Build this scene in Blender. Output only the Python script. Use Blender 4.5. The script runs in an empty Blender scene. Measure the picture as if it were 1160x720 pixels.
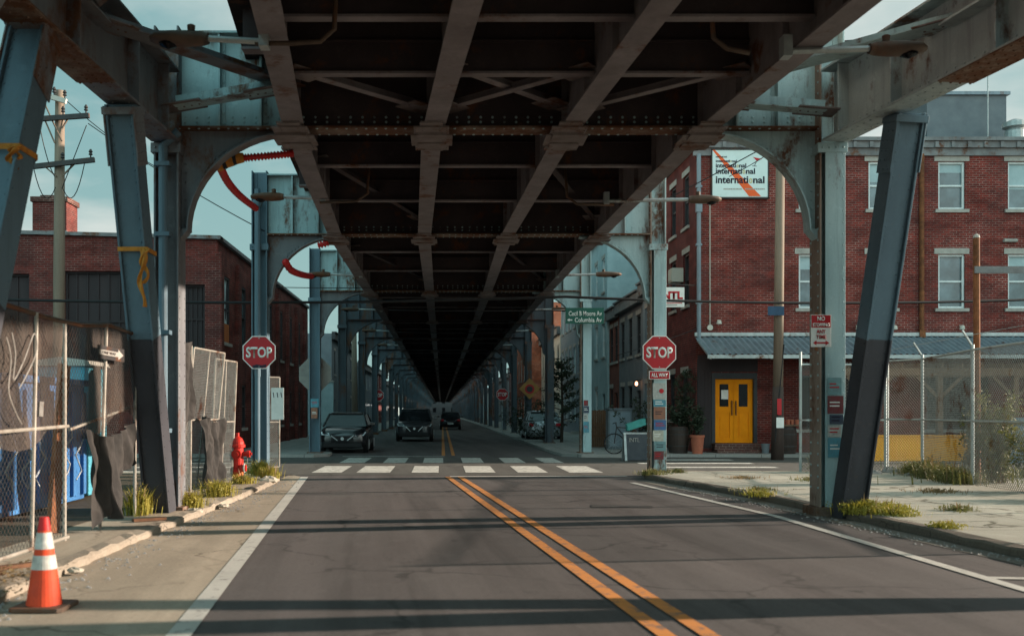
import bpy, math, random
from mathutils import Vector, Matrix, noise as mnoise
R = math.radians
random.seed(11)
scene = bpy.context.scene
COL = scene.collection
F, CX, CY, H = 1150.0, 500.0, 466.0, 1.5       # focal length (px), principal point, eye height

def at(px, py, D):                              # point seen at a photo pixel, at distance D
    return Vector(((px-CX)/F*D, D, H-(py-CY)/F*D))

# ------------------------------------------------------------------ materials
def new_mat(name):
    m = bpy.data.materials.new(name); m.use_nodes = True
    nt = m.node_tree; nt.nodes.clear()
    out = nt.nodes.new('ShaderNodeOutputMaterial'); b = nt.nodes.new('ShaderNodeBsdfPrincipled')
    nt.links.new(b.outputs[0], out.inputs[0])
    return m, nt, b, out

def c4(c): return (c[0], c[1], c[2], 1.0)

class NB:                                       # small node helper
    def __init__(s, nt): s.nt = nt
    def n(s, t, **kw):
        nd = s.nt.nodes.new(t)
        for k, v in kw.items():
            if k.startswith('i_'): nd.inputs[k[2:]].default_value = v
            else: setattr(nd, k, v)
        return nd
    def l(s, a, b): s.nt.links.new(a, b)
    def pos(s, scale=(1, 1, 1)):
        g = s.n('ShaderNodeNewGeometry'); m = s.n('ShaderNodeVectorMath', operation='MULTIPLY')
        m.inputs[1].default_value = scale; s.l(g.outputs['Position'], m.inputs[0]); return m.outputs[0]
    def noise(s, vec, scale, detail=5, rough=.6):
        x = s.n('ShaderNodeTexNoise'); x.inputs['Scale'].default_value = scale
        x.inputs['Detail'].default_value = detail; x.inputs['Roughness'].default_value = rough
        s.l(vec, x.inputs['Vector']); return x.outputs['Fac']
    def ramp(s, fac, a, b):
        r = s.n('ShaderNodeMapRange'); r.inputs['From Min'].default_value = a; r.inputs['From Max'].default_value = b
        s.l(fac, r.inputs['Value']); return r.outputs[0]
    def mix(s, fac, a, b):
        m = s.n('ShaderNodeMix', data_type='RGBA')
        if isinstance(fac, (int, float)): m.inputs[0].default_value = fac
        else: s.l(fac, m.inputs[0])
        for i, v in ((6, a), (7, b)):
            if isinstance(v, tuple): m.inputs[i].default_value = c4(v)
            else: s.l(v, m.inputs[i])
        return m.outputs[2]
    def mul(s, a, b):
        m = s.n('ShaderNodeMath', operation='MULTIPLY')
        for i, v in ((0, a), (1, b)):
            if isinstance(v, (int, float)): m.inputs[i].default_value = v
            else: s.l(v, m.inputs[i])
        return m.outputs[0]
    def bump(s, b, h, strength=.3, dist=.01):
        n = s.n('ShaderNodeBump'); n.inputs['Strength'].default_value = strength; n.inputs['Distance'].default_value = dist
        s.l(h, n.inputs['Height']); s.l(n.outputs[0], b.inputs['Normal'])

def pmat(name, c1, c2=None, scale=3.0, rough=.7, metal=0.0, rust=0.0, rustcol=(.14, .055, .025), streak=1.0, bump=.15, bscale=60,
         fine=.12, spec=.25, grime=0.0):
    m, nt, b, out = new_mat(name); q = NB(nt)
    c2 = c2 or tuple(v*.72 for v in c1)
    p = q.pos((1, 1, 1)); ps = q.pos((1, 1, streak))
    col = q.mix(q.ramp(q.noise(ps, scale), .32, .68), c1, c2)
    f = q.ramp(q.noise(p, bscale*.6, 3), .3, .75)
    col = q.mix(q.mul(f, fine), col, tuple(v*.35 for v in c1))
    if grime:
        gs = q.noise(q.pos((5, 5, .35)), 1.0, 6, .7)
        col = q.mix(q.mul(q.ramp(gs, .50, .68), grime), col, tuple(v*.42+.01 for v in c1))
        col = q.mix(q.mul(q.ramp(q.noise(p, 5.5, 8, .75), .57, .66), grime*.8), col, tuple(min(1, v*1.28) for v in c1))
        col = q.mix(q.mul(q.ramp(q.noise(p, 11, 8, .8), .60, .66), grime*.9), col, (.10, .055, .035))
    if rust > 0:
        r = q.mul(q.ramp(q.noise(ps, 1.7, 8, .68), .62-rust*.28, .70-rust*.22), q.ramp(q.noise(p, 9, 6), .28, .5))
        rc = q.mix(q.noise(p, 14, 4), rustcol, tuple(v*.45 for v in rustcol))
        col = q.mix(r, col, rc)
    q.l(col, b.inputs['Base Color'])
    b.inputs['Roughness'].default_value = rough; b.inputs['Metallic'].default_value = metal
    b.inputs['Specular IOR Level'].default_value = spec
    if bump: q.bump(b, q.noise(p, bscale, 4), bump, .01)
    return m

def brick_mat(name, c1, c2, mortar, dirt=(.05, .03, .03), dirtamt=.5):
    m, nt, b, out = new_mat(name); q = NB(nt)
    g = q.n('ShaderNodeNewGeometry'); sp = q.n('ShaderNodeSeparateXYZ'); q.l(g.outputs['Position'], sp.inputs[0])
    a = q.n('ShaderNodeMath', operation='ADD'); q.l(sp.outputs[0], a.inputs[0]); q.l(sp.outputs[1], a.inputs[1])
    cb = q.n('ShaderNodeCombineXYZ'); q.l(a.outputs[0], cb.inputs[0]); q.l(sp.outputs[2], cb.inputs[1])
    br = q.n('ShaderNodeTexBrick'); q.l(cb.outputs[0], br.inputs['Vector'])
    br.inputs['Color1'].default_value = c4(c1); br.inputs['Color2'].default_value = c4(c2); br.inputs['Mortar'].default_value = c4(mortar)
    for k, v in (('Scale', 1), ('Mortar Size', .011), ('Brick Width', .225), ('Row Height', .078), ('Mortar Smooth', .15), ('Bias', -.1)):
        br.inputs[k].default_value = v
    q.l(q.mix(q.ramp(q.noise(g.outputs['Position'], .8, 6, .7), .45, .66), mortar, tuple(min(1, v*2.3) for v in mortar)), br.inputs['Mortar'])
    n1 = q.noise(g.outputs['Position'], .55, 6); n2 = q.noise(g.outputs['Position'], 2.6, 5)
    n3 = q.noise(q.pos((.5, .5, 1.6)), 1.3, 7, .7)
    col0 = q.mix(q.mul(q.ramp(n3, .40, .62), .65), br.outputs['Color'], tuple(v*.5 for v in c2))
    col = q.mix(q.mul(q.ramp(n1, .42, .7), dirtamt), col0, dirt)
    col = q.mix(q.mul(q.ramp(n2, .5, .75), .45), col, tuple(min(1, v*1.35) for v in c1))
    q.l(col, b.inputs['Base Color']); b.inputs['Roughness'].default_value = .9; b.inputs['Specular IOR Level'].default_value = .12
    inv = q.n('ShaderNodeMath', operation='SUBTRACT'); inv.inputs[0].default_value = 1; q.l(br.outputs['Fac'], inv.inputs[1])
    q.bump(b, inv.outputs[0], .5, .012)
    return m

def glass_mat(name, c=(.02, .028, .032), rough=.06, spec=.6):
    m, nt, b, out = new_mat(name); q = NB(nt)
    p = q.pos((1, 1, 1)); col = q.mix(q.ramp(q.noise(p, 1.1, 3), .4, .65), c, tuple(v*2.2+.004 for v in c))
    q.l(col, b.inputs['Base Color']); b.inputs['Roughness'].default_value = rough; b.inputs['Specular IOR Level'].default_value = spec
    q.bump(b, q.noise(p, 1.4, 2), .06, .05)
    return m

def emit_mat(name, c, s):
    m, nt, b, out = new_mat(name); b.inputs['Base Color'].default_value = c4(c)
    b.inputs['Emission Color'].default_value = c4(c); b.inputs['Emission Strength'].default_value = s
    return m

def ground_mat(name, base, var, spots, crack=(.02, .018, .016), crackamt=.6, cscale=.55, grain=180, joints=0.0, rough=.88, sheen=.15, streak=0.0, cw=1.0):
    m, nt, b, out = new_mat(name); q = NB(nt); p = q.pos((1, 1, 1))
    pl = q.pos((1, .22, 1))
    col = q.mix(q.ramp(q.noise(pl, .9, 6), .35, .68), base, var)
    col = q.mix(q.mul(q.ramp(q.noise(p, 2.3, 7, .7), .55, .72), .55), col, spots)
    rt = q.n('ShaderNodeVectorRotate', rotation_type='Z_AXIS'); rt.inputs['Angle'].default_value = -.083; q.l(p, rt.inputs['Vector'])
    sm = q.n('ShaderNodeVectorMath', operation='MULTIPLY'); sm.inputs[1].default_value = (1.5, .05, 1); q.l(rt.outputs[0], sm.inputs[0])
    sv = q.noise(sm.outputs[0], 1.0, 5, .6)
    col = q.mix(q.mul(q.ramp(sv, .48, .66), streak), col, tuple(min(1, v*1.75) for v in base))
    col = q.mix(q.mul(q.ramp(sv, .46, .34), streak), col, tuple(v*.5 for v in base))
    col = q.mix(q.mul(q.ramp(q.noise(p, 24, 6, .8), .52, .66), .55), col, tuple(v*.5 for v in base))
    col = q.mix(q.mul(q.ramp(q.noise(p, 38, 6, .8), .54, .68), .5), col, tuple(min(1, v*1.6) for v in base))
    col = q.mix(q.mul(q.ramp(q.noise(q.pos((1, .5, 1)), .45, 8, .72), .54, .66), .5), col, tuple(min(1, v*1.5) for v in base))
    col = q.mix(q.mul(q.ramp(q.noise(q.pos((1.3, .6, 1)), 1.1, 8, .75), .60, .68), .6), col, tuple(v*.45 for v in base))
    col = q.mix(q.mul(q.ramp(q.noise(p, grain, 2), .35, .8), .5), col, tuple(v*.35 for v in base))
    col = q.mix(q.mul(q.ramp(q.noise(p, grain*.5, 2), .62, .8), .5), col, tuple(min(1, v*2.0) for v in base))
    if crackamt:
        v = q.n('ShaderNodeTexVoronoi', feature='DISTANCE_TO_EDGE'); v.inputs['Scale'].default_value = cscale
        wv = q.n('ShaderNodeVectorMath', operation='ADD'); q.l(p, wv.inputs[0])
        nz = q.n('ShaderNodeTexNoise'); nz.inputs['Scale'].default_value = 1.4; nz.inputs['Detail'].default_value = 6; q.l(p, nz.inputs['Vector'])
        q.l(nz.outputs['Color'], wv.inputs[1]); q.l(wv.outputs[0], v.inputs['Vector'])
        ck = q.n('ShaderNodeMapRange'); ck.inputs['From Min'].default_value = .016*cw; ck.inputs['From Max'].default_value = .005*cw
        q.l(v.outputs['Distance'], ck.inputs['Value'])
        msk = q.mul(q.mul(ck.outputs[0], crackamt), q.ramp(q.noise(p, .5, 3), .42, .58))
        col = q.mix(msk, col, crack)
    if joints:
        g = q.n('ShaderNodeTexBrick'); q.l(p, g.inputs['Vector']); g.offset = 0
        for k, v_ in (('Scale', 1), ('Mortar Size', .012), ('Brick Width', joints), ('Row Height', joints), ('Mortar Smooth', .3)): g.inputs[k].default_value = v_
        col = q.mix(q.mul(g.outputs['Fac'], .75), col, crack)
    q.l(col, b.inputs['Base Color']); b.inputs['Roughness'].default_value = rough; b.inputs['Specular IOR Level'].default_value = sheen
    q.bump(b, q.noise(p, grain*.8, 3), .35, .006)
    return m

def paint_mat(name, c, under, wear=.5, scale=7):
    m, nt, b, out = new_mat(name); q = NB(nt); p = q.pos((1, 1, 1))
    w = q.ramp(q.noise(p, scale, 8, .75), .72-wear*.3, .80-wear*.26)
    col = q.mix(q.ramp(q.noise(p, 1.2, 4), .3, .7), c, tuple(v*.78 for v in c))
    col = q.mix(q.mul(w, .8), col, under)
    col = q.mix(q.mul(q.ramp(q.noise(p, 150, 2), .4, .8), .4), col, under)
    q.l(col, b.inputs['Base Color']); b.inputs['Roughness'].default_value = .8
    return m

def fabric_mat(name, c, c2, see=.3, marks=None):
    m, nt, b, out = new_mat(name); q = NB(nt); p = q.pos((1, 1, 1))
    col = q.mix(q.ramp(q.noise(q.pos((1, 2.5, .6)), 2.2, 5), .35, .65), c, c2)
    if marks:
        wv = q.n('ShaderNodeTexWave', wave_type='RINGS'); wv.inputs['Scale'].default_value = .55; wv.inputs['Distortion'].default_value = 9
        wv.inputs['Detail'].default_value = 2; wv.inputs['Detail Scale'].default_value = 1.2; q.l(p, wv.inputs['Vector'])
        k = q.mul(q.ramp(wv.outputs['Fac'], .93, .985), q.ramp(q.noise(p, .9, 2), .46, .56))
        col = q.mix(q.mul(k, .8), col, marks)
    q.l(col, b.inputs['Base Color']); b.inputs['Roughness'].default_value = .9
    q.bump(b, q.noise(p, 9, 5), .4, .03)
    if see:
        tr = q.n('ShaderNodeBsdfTransparent'); mx = q.n('ShaderNodeMixShader')
        chk = q.n('ShaderNodeTexChecker'); chk.inputs['Scale'].default_value = 260; q.l(p, chk.inputs['Vector'])
        mx.inputs[0].default_value = see
        q.l(b.outputs[0], mx.inputs[1]); q.l(tr.outputs[0], mx.inputs[2]); q.l(mx.outputs[0], out.inputs[0])
    return m

def leaf_mat(name, c1, c2):
    m, nt, b, out = new_mat(name); q = NB(nt); p = q.pos((1, 1, 1))
    col = q.mix(q.ramp(q.noise(p, 6, 3), .3, .7), c1, c2)
    q.l(col, b.inputs['Base Color']); b.inputs['Roughness'].default_value = .65
    tl = q.n('ShaderNodeBsdfTranslucent'); q.l(col, tl.inputs[0]); mx = q.n('ShaderNodeMixShader'); mx.inputs[0].default_value = .3
    q.l(b.outputs[0], mx.inputs[1]); q.l(tl.outputs[0], mx.inputs[2]); q.l(mx.outputs[0], out.inputs[0])
    return m

ASPH = (.082, .071, .069)
M = dict(
    rustplate=pmat('faded_rust_plate', (.30, .235, .195), (.19, .135, .105), 3.0, .8, rust=.45, streak=.4),
    steel_shaded=pmat('shaded_far_steel', (.075, .092, .108), (.05, .06, .07), 1.8, .65, rust=.35, streak=.3, grime=.4),  # darkened steel for the far bents, tunnel shade put into the colour
    teal=pmat('teal_steel_paint', (.37, .50, .515), (.275, .385, .405), 1.6, .5, rust=.32, streak=.35, grime=.55),
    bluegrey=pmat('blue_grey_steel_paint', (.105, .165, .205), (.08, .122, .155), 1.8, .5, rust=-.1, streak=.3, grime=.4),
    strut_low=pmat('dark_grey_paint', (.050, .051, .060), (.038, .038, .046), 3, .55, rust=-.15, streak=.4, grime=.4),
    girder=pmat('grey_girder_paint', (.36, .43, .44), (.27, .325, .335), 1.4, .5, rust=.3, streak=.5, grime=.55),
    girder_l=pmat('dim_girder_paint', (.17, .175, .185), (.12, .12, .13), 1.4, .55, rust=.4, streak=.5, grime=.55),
    stringer=pmat('stringer_paint', (.225, .195, .20), (.15, .125, .128), 2.2, .65, rust=.22, fine=.25, grime=.4),
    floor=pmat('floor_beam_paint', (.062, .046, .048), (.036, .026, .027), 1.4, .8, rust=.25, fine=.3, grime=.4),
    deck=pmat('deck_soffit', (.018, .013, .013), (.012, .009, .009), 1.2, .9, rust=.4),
    rustbeam=pmat('rusty_flange', (.215, .16, .125), (.115, .075, .055), 3.5, .85, rust=.8, fine=.3),
    splice=pmat('splice_plate_paint', (.21, .175, .17), (.135, .108, .10), 4, .7, rust=.4, fine=.3),
    galv=pmat('galvanised_metal', (.40, .43, .43), (.30, .33, .33), 6, .45, metal=.4, rust=.15, grime=.4),
    galv_w=pmat('pale_fence_tube', (.34, .31, .27), (.22, .195, .165), 6, .5, metal=.2, rust=.3),
    wire_r=pmat('bright_fence_wire', (.24, .24, .225), (.17, .165, .155), 9, .6, metal=.1, rust=.2, bump=0),
    wire=pmat('fence_wire', (.12, .11, .10), (.08, .07, .065), 9, .5, metal=.5, rust=.3, bump=0),
    rust=pmat('rusted_steel', (.22, .085, .035), (.13, .045, .02), 8, .85, rust=.6),
    black=pmat('black_rubber', (.015, .015, .016), (.01, .01, .011), 8, .6),
    darkmetal=pmat('dark_metal', (.045, .042, .042), (.03, .028, .028), 6, .5, rust=.3),
    lamp_body=pmat('brown_lamp_body', (.10, .065, .045), (.06, .04, .03), 6, .6, rust=.5),
    wood=pmat('weathered_pole_wood', (.24, .185, .14), (.15, .11, .085), 5, .85, streak=.08, fine=.3),
    woodlow=pmat('dark_pole_wood', (.075, .05, .042), (.045, .032, .028), 5, .85, streak=.08, fine=.3),
    pergola=pmat('pergola_wood', (.20, .12, .075), (.12, .07, .045), 5, .8, streak=.1),
    board=pmat('brown_board', (.16, .075, .04), (.09, .045, .025), 6, .85),
    barrel=pmat('barrel_oak', (.055, .035, .028), (.03, .02, .017), 6, .7, streak=.2),
    brick=brick_mat('red_brick', (.20, .032, .024), (.10, .018, .015), (.17, .10, .088)),
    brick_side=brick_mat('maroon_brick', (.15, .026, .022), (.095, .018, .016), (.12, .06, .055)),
    brick_l=brick_mat('old_maroon_brick', (.165, .032, .026), (.09, .020, .017), (.13, .075, .065)),
    brick_c=brick_mat('orange_brick', (.42, .10, .045), (.32, .07, .035), (.35, .22, .16)),
    brick_d=brick_mat('brown_brick', (.13, .05, .04), (.09, .035, .03), (.16, .12, .1)),
    stone=pmat('lintel_stone', (.36, .34, .31), (.26, .245, .225), 4, .8),
    cornice=pmat('grey_cornice', (.20, .205, .21), (.12, .12, .125), 2, .7, rust=.25, grime=.4),
    stucco_g=pmat('grey_stucco', (.155, .175, .19), (.12, .135, .15), 2, .9),
    stucco_t=pmat('pale_teal_siding', (.36, .46, .48), (.28, .37, .39), 2, .8),
    stucco_w=pmat('off_white_stucco', (.55, .52, .46), (.44, .42, .37), 2, .85),
    stucco_b=pmat('blue_grey_siding', (.20, .245, .28), (.16, .195, .225), 2, .8),
    stucco_o=pmat('brick_red_paint', (.19, .06, .042), (.13, .045, .034), 2, .8),
    roof=pmat('roof_felt', (.055, .055, .058), (.04, .04, .042), 3, .9),
    winframe=pmat('white_window_frame', (.62, .66, .66), (.5, .54, .54), 4, .5),
    darkframe=pmat('dark_window_frame', (.04, .04, .045), (.03, .03, .033), 4, .5),
    glass=glass_mat('window_glass'), glass_b=glass_mat('bluish_window_glass', (.05, .075, .085), .12),
    glass_d=glass_mat('dark_window_glass', (.003, .003, .004), .12, .08),
    boarded=pmat('dark_boarding', (.045, .034, .036), (.03, .023, .025), 1.5, .8, streak=.1),
    poster=pmat('pale_blue_poster', (.55, .70, .74), (.46, .60, .64), 2, .7),
    orange_board=pmat('orange_board', (.42, .13, .035), (.32, .1, .03), 3, .8),
    awning=pmat('corrugated_steel', (.20, .25, .28), (.135, .17, .20), 3, .45, metal=.35, rust=.15, streak=.4, grime=.4),
    yellow=pmat('yellow_door_paint', (.88, .285, .004), (.78, .235, .004), 3, .6, fine=.12, spec=.1),
    yellowwall=pmat('yellow_barrier_paint', (.86, .36, .012), (.74, .29, .015), 2, .6, fine=.1),
    red=pmat('hydrant_red', (.46, .022, .014), (.34, .018, .012), 8, .4, fine=.1),
    hyd_orange=pmat('hydrant_orange', (.50, .14, .03), (.38, .09, .025), 8, .6),
    signred=pmat('sign_red', (.42, .012, .018), (.36, .012, .018), 4, .4, fine=.03),
    signwhite=pmat('sign_white', (.72, .71, .68), (.62, .61, .58), 6, .45, fine=.06),
    signback=pmat('sign_back', (.26, .235, .21), (.20, .18, .165), 5, .5, metal=.3, rust=.2),
    signgreen=pmat('sign_green', (.010, .085, .060), (.008, .07, .05), 4, .45, fine=.03),
    signblue=pmat('sign_blue', (.02, .06, .12), None, 4, .45),
    signyellow=pmat('sign_yellow', (.36, .19, .05), (.26, .13, .04), 4, .5),
    billboard=pmat('billboard_white', (.56, .65, .65), (.50, .59, .58), 3, .5, fine=.03),
    orange=pmat('orange_print', (.70, .10, .018), (.62, .09, .018), 3, .5, fine=.03),
    navy=pmat('navy_print', (.015, .012, .03), None, 3, .5),
    palegold=pmat('pale_gold_print', (.60, .50, .24), None, 3, .5),
    cone=pmat('cone_orange', (.66, .062, .016), (.46, .05, .02), 7, .65, fine=.4, bscale=30),
    conewhite=pmat('cone_reflective', (.55, .53, .49), (.34, .32, .29), 9, .5, fine=.4, bscale=30),
    cone_tip=pmat('cone_tip_red', (.50, .02, .02), None, 5, .5),
    ribbon=pmat('orange_ribbon', (.52, .21, .03), (.33, .12, .02), 14, .8, fine=.3, bscale=30),
    redhose=pmat('red_tube', (.55, .022, .02), (.42, .02, .02), 9, .5),
    tarp=fabric_mat('black_tarp', (.011, .0095, .009), (.034, .029, .026), 0),
    mesh=fabric_mat('brown_mesh_fabric', (.085, .062, .048), (.035, .026, .022), .38),
    container=pmat('blue_container_paint', (.055, .19, .43), (.04, .14, .33), 2, .6, rust=.2),
    spray=pmat('faded_spray_paint', (.27, .25, .23), (.17, .155, .14), 9, .8),
    graff=pmat('white_spray_paint', (.5, .52, .53), (.35, .37, .38), 9, .7),
    cyan=pmat('cyan_paint', (.10, .40, .52), (.08, .32, .42), 5, .6),
    turq=pmat('turquoise_paint', (.06, .30, .27), (.045, .22, .2), 5, .6),
    terracotta=pmat('terracotta', (.42, .13, .075), (.34, .1, .06), 6, .8),
    chalk=pmat('chalkboard', (.035, .04, .048), (.055, .06, .068), 4, .7),
    chrome=pmat('brushed_silver', (.55, .58, .6), None, 5, .3, metal=.7, bump=0),
    leafg=leaf_mat('weed_leaves', (.36, .29, .035), (.20, .19, .03)),
    leafd=leaf_mat('dark_leaves', (.028, .042, .018), (.015, .024, .012)),
    leafm=leaf_mat('dusty_green_leaves', (.19, .175, .05), (.10, .105, .035)),
    leafdry=leaf_mat('dry_stalks', (.28, .19, .09), (.17, .11, .05)),
    bark=pmat('bark', (.06, .045, .035), None, 6, .9),
    rock=pmat('pale_rock', (.27, .26, .25), (.17, .165, .16), 3, .9, bump=.5, bscale=20),
    carblack=pmat('car_black_paint', (.012, .012, .014), (.010, .010, .012), 2, .18, bump=0, fine=0, spec=.7),
    cargrey=pmat('car_grey_paint', (.045, .047, .052), None, 2, .22, bump=0, fine=0, spec=.7),
    carsilver=pmat('car_silver_paint', (.36, .38, .4), None, 2, .28, metal=.4, bump=0, fine=0),
    carglass=glass_mat('car_glass', (.012, .014, .016), .04),
    headlight=glass_mat('headlight_glass', (.30, .33, .35), .1),
    plate=pmat('number_plate_blank', (.6, .6, .58), None, 4, .5),
    asphalt=ground_mat('asphalt', ASPH, (.108, .097, .094), (.13, .118, .112), cscale=.30, crackamt=.6, crack=(.024, .022, .022), streak=.6, cw=.8),
    asphalt_c=ground_mat('cross_street_asphalt', (.085, .08, .074), (.11, .102, .092), (.13, .12, .1), cscale=.45, crackamt=.6, streak=.3, cw=.9),
    apron=ground_mat('dusty_shoulder', (.33, .275, .215), (.27, .225, .175), (.38, .31, .235), cscale=.5, crackamt=.7, streak=.35, crack=(.09, .07, .05)),
    walk=ground_mat('sidewalk_concrete', (.43, .39, .325), (.36, .325, .27), (.25, .215, .165), joints=1.5, cscale=.42, crackamt=.9, crack=(.06, .05, .03), cw=.9),
    walk_far=ground_mat('far_sidewalk_concrete', (.30, .29, .27), (.25, .24, .225), (.22, .2, .18), joints=1.5, cscale=.5, crackamt=.4),
    kerb=ground_mat('kerb_stone', (.19, .155, .125), (.12, .095, .08), (.085, .065, .05), cscale=1.2, crackamt=.7),
    gutter=ground_mat('dusty_gutter', (.12, .108, .095), (.19, .168, .14), (.07, .064, .058), crackamt=.6, cscale=.8),
    kerbl=ground_mat('worn_kerb', (.30, .255, .205), (.20, .165, .13), (.13, .105, .08), cscale=2.2, crackamt=.9),
    earth=ground_mat('bare_earth', (.115, .09, .065), (.075, .058, .042), (.15, .12, .085), crackamt=0),
    white=paint_mat('road_white', (.47, .45, .41), ASPH, .55),
    whitex=paint_mat('crosswalk_white', (.56, .54, .49), (.1, .095, .088), .75),
    yellowline=paint_mat('road_yellow', (.58, .20, .025), ASPH, .7),
    tarpatch=pmat('road_patch', (.038, .036, .036), (.05, .047, .045), 4, .85),
    lampglow=emit_mat('warm_lamp', (1.0, .42, .20), 2.5),
)
POST_RGB = [(.30, .12, .07), (.16, .30, .32), (.45, .45, .42), (.05, .14, .32), (.16, .02, .025), (.08, .28, .36), (.5, .48, .4), (.03, .05, .09)]
POST = [pmat('sticker_print', c, tuple(v*.5+.05 for v in c), 14, .6) for c in POST_RGB]

# ------------------------------------------------------------------ mesh builder
class MB:
    def __init__(s): s.v = []; s.f = []; s.m = []
    def add(s, vs, fs, mi=0):
        k = len(s.v); s.v += [tuple(v) for v in vs]
        s.f += [tuple(i+k for i in f) for f in fs]; s.m += [mi]*len(fs); return s
    def box(s, x0, x1, y0, y1, z0, z1, mi=0):
        return s.add([(x0, y0, z0), (x1, y0, z0), (x1, y1, z0), (x0, y1, z0), (x0, y0, z1), (x1, y0, z1), (x1, y1, z1), (x0, y1, z1)],
                     [(0, 3, 2, 1), (4, 5, 6, 7), (0, 1, 5, 4), (1, 2, 6, 5), (2, 3, 7, 6), (3, 0, 4, 7)], mi)
    def bar(s, p, q, w, h, up=(0, 0, 1), mi=0):        # box from p to q; w sideways, h along up
        p = Vector(p); q = Vector(q); d = (q-p).normalized(); u = Vector(up)
        a = d.cross(u)
        if a.length < 1e-4: a = d.cross(Vector((0, 1, 0)))
        a.normalize(); b = a.cross(d).normalized(); a *= w/2; b *= h/2
        return s.add([p-a-b, p+a-b, p+a+b, p-a+b, q-a-b, q+a-b, q+a+b, q-a+b],
                     [(0, 1, 2, 3), (7, 6, 5, 4), (0, 4, 5, 1), (1, 5, 6, 2), (2, 6, 7, 3), (3, 7, 4, 0)], mi)
    def tube(s, pts, r, n=8, mi=0, cap=True):
        pts = [Vector(p) for p in pts]; rs = r if isinstance(r, (list, tuple)) else [r]*len(pts)
        vs = []; prev = None
        for i, p in enumerate(pts):
            d = (pts[min(i+1, len(pts)-1)]-pts[max(i-1, 0)]).normalized()
            ref = prev if prev is not None else (Vector((0, 0, 1)) if abs(d.z) < .9 else Vector((0, 1, 0)))
            a = d.cross(ref)
            if a.length < 1e-4: a = d.cross(Vector((1, 0, 0)))
            a.normalize(); b = a.cross(d).normalized(); prev = b
            for k in range(n):
                t = 2*math.pi*k/n; vs.append(p+a*math.cos(t)*rs[i]+b*math.sin(t)*rs[i])
        fs = []
        for i in range(len(pts)-1):
            for k in range(n):
                fs.append((i*n+k, i*n+(k+1) % n, (i+1)*n+(k+1) % n, (i+1)*n+k))
        if cap: fs += [tuple(range(n-1, -1, -1)), tuple((len(pts)-1)*n+k for k in range(n))]
        return s.add(vs, fs, mi)
    def lathe(s, prof, n=20, c=(0, 0, 0), mi=0, axis='z'):     # prof: (radius, height)
        vs = []
        for r, z in prof:
            for k in range(n):
                t = 2*math.pi*k/n; x, y = r*math.cos(t), r*math.sin(t)
                vs.append((c[0]+x, c[1]+y, c[2]+z) if axis == 'z' else ((c[0]+z, c[1]+x, c[2]+y) if axis == 'x' else (c[0]+x, c[1]+z, c[2]+y)))
        fs = [(i*n+k, i*n+(k+1) % n, (i+1)*n+(k+1) % n, (i+1)*n+k) for i in range(len(prof)-1) for k in range(n)]
        fs += [tuple(range(n-1, -1, -1)), tuple((len(prof)-1)*n+k for k in range(n))]
        return s.add(vs, fs, mi)
    def prism(s, poly, d0, d1, plane='xz', mi=0):              # extrude a polygon
        def w(a, b, d): return (a, d, b) if plane == 'xz' else ((d, a, b) if plane == 'yz' else (a, b, d))
        n = len(poly); vs = [w(a, b, d0) for a, b in poly]+[w(a, b, d1) for a, b in poly]
        return s.add(vs, [tuple(range(n)), tuple(range(2*n-1, n-1, -1))]+[(i, i+n, (i+1) % n+n, (i+1) % n) for i in range(n)], mi)
    def sheet(s, fn, nu, nv, mi=0):
        vs = [fn(i/nu, j/nv) for j in range(nv+1) for i in range(nu+1)]
        return s.add(vs, [(j*(nu+1)+i, j*(nu+1)+i+1, (j+1)*(nu+1)+i+1, (j+1)*(nu+1)+i) for j in range(nv) for i in range(nu)], mi)
    def rivet(s, p, nrm, r=.021, mi=0):
        p = Vector(p); n = Vector(nrm).normalized(); a = n.orthogonal().normalized(); b = n.cross(a)
        vs = [p+(a*math.cos(k*1.0472)+b*math.sin(k*1.0472))*r for k in range(6)]
        vs += [p+n*r*.55+(a*math.cos(k*1.0472)+b*math.sin(k*1.0472))*r*.6 for k in range(6)]
        return s.add(vs, [(k, (k+1) % 6, (k+1) % 6+6, k+6) for k in range(6)]+[(6, 7, 8, 9, 10, 11)], mi)
    def rivets(s, p, q, step, nrm, r=.021, mi=0):
        p = Vector(p); q = Vector(q); n = max(1, int((q-p).length/step))
        for i in range(n+1): s.rivet(p+(q-p)*(i/n), nrm, r, mi)
        return s
    def build(s, name, mats, parent=None, smooth=False, bevel=0, solid=0, sub=0):
        off = Vector(parent['_o']) if parent is not None and '_o' in parent else Vector((0, 0, 0))
        me = bpy.data.meshes.new(name)
        me.from_pydata([tuple(Vector(v)-off) for v in s.v], [], s.f)
        if not isinstance(mats, (list, tuple)): mats = [mats]
        for m in mats: me.materials.append(m)
        me.polygons.foreach_set('material_index', s.m)
        if smooth: me.polygons.foreach_set('use_smooth', [True]*len(me.polygons))
        me.update()
        o = bpy.data.objects.new(name, me); COL.objects.link(o)
        if parent is not None:
            o.parent = parent; o['_o'] = tuple(off)
        if bevel:
            b = o.modifiers.new('edge', 'BEVEL'); b.width = bevel; b.segments = 2; b.limit_method = 'ANGLE'; b.angle_limit = R(50)
        if solid:
            b = o.modifiers.new('thick', 'SOLIDIFY'); b.thickness = solid
        if sub:
            b = o.modifiers.new('smooth', 'SUBSURF'); b.levels = sub; b.render_levels = sub
        return o

def tag(o, label=None, cat=None, group=None, kind=None):
    if label: o['label'] = label
    if cat: o['category'] = cat
    if group: o['group'] = group
    if kind: o['kind'] = kind
    return o

def thing(name, label, cat, loc=(0, 0, 0), group=None):
    o = bpy.data.objects.new(name, None); COL.objects.link(o); o.location = loc; o['_o'] = tuple(loc)
    o.empty_display_size = .2
    return tag(o, label, cat, group)

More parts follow.
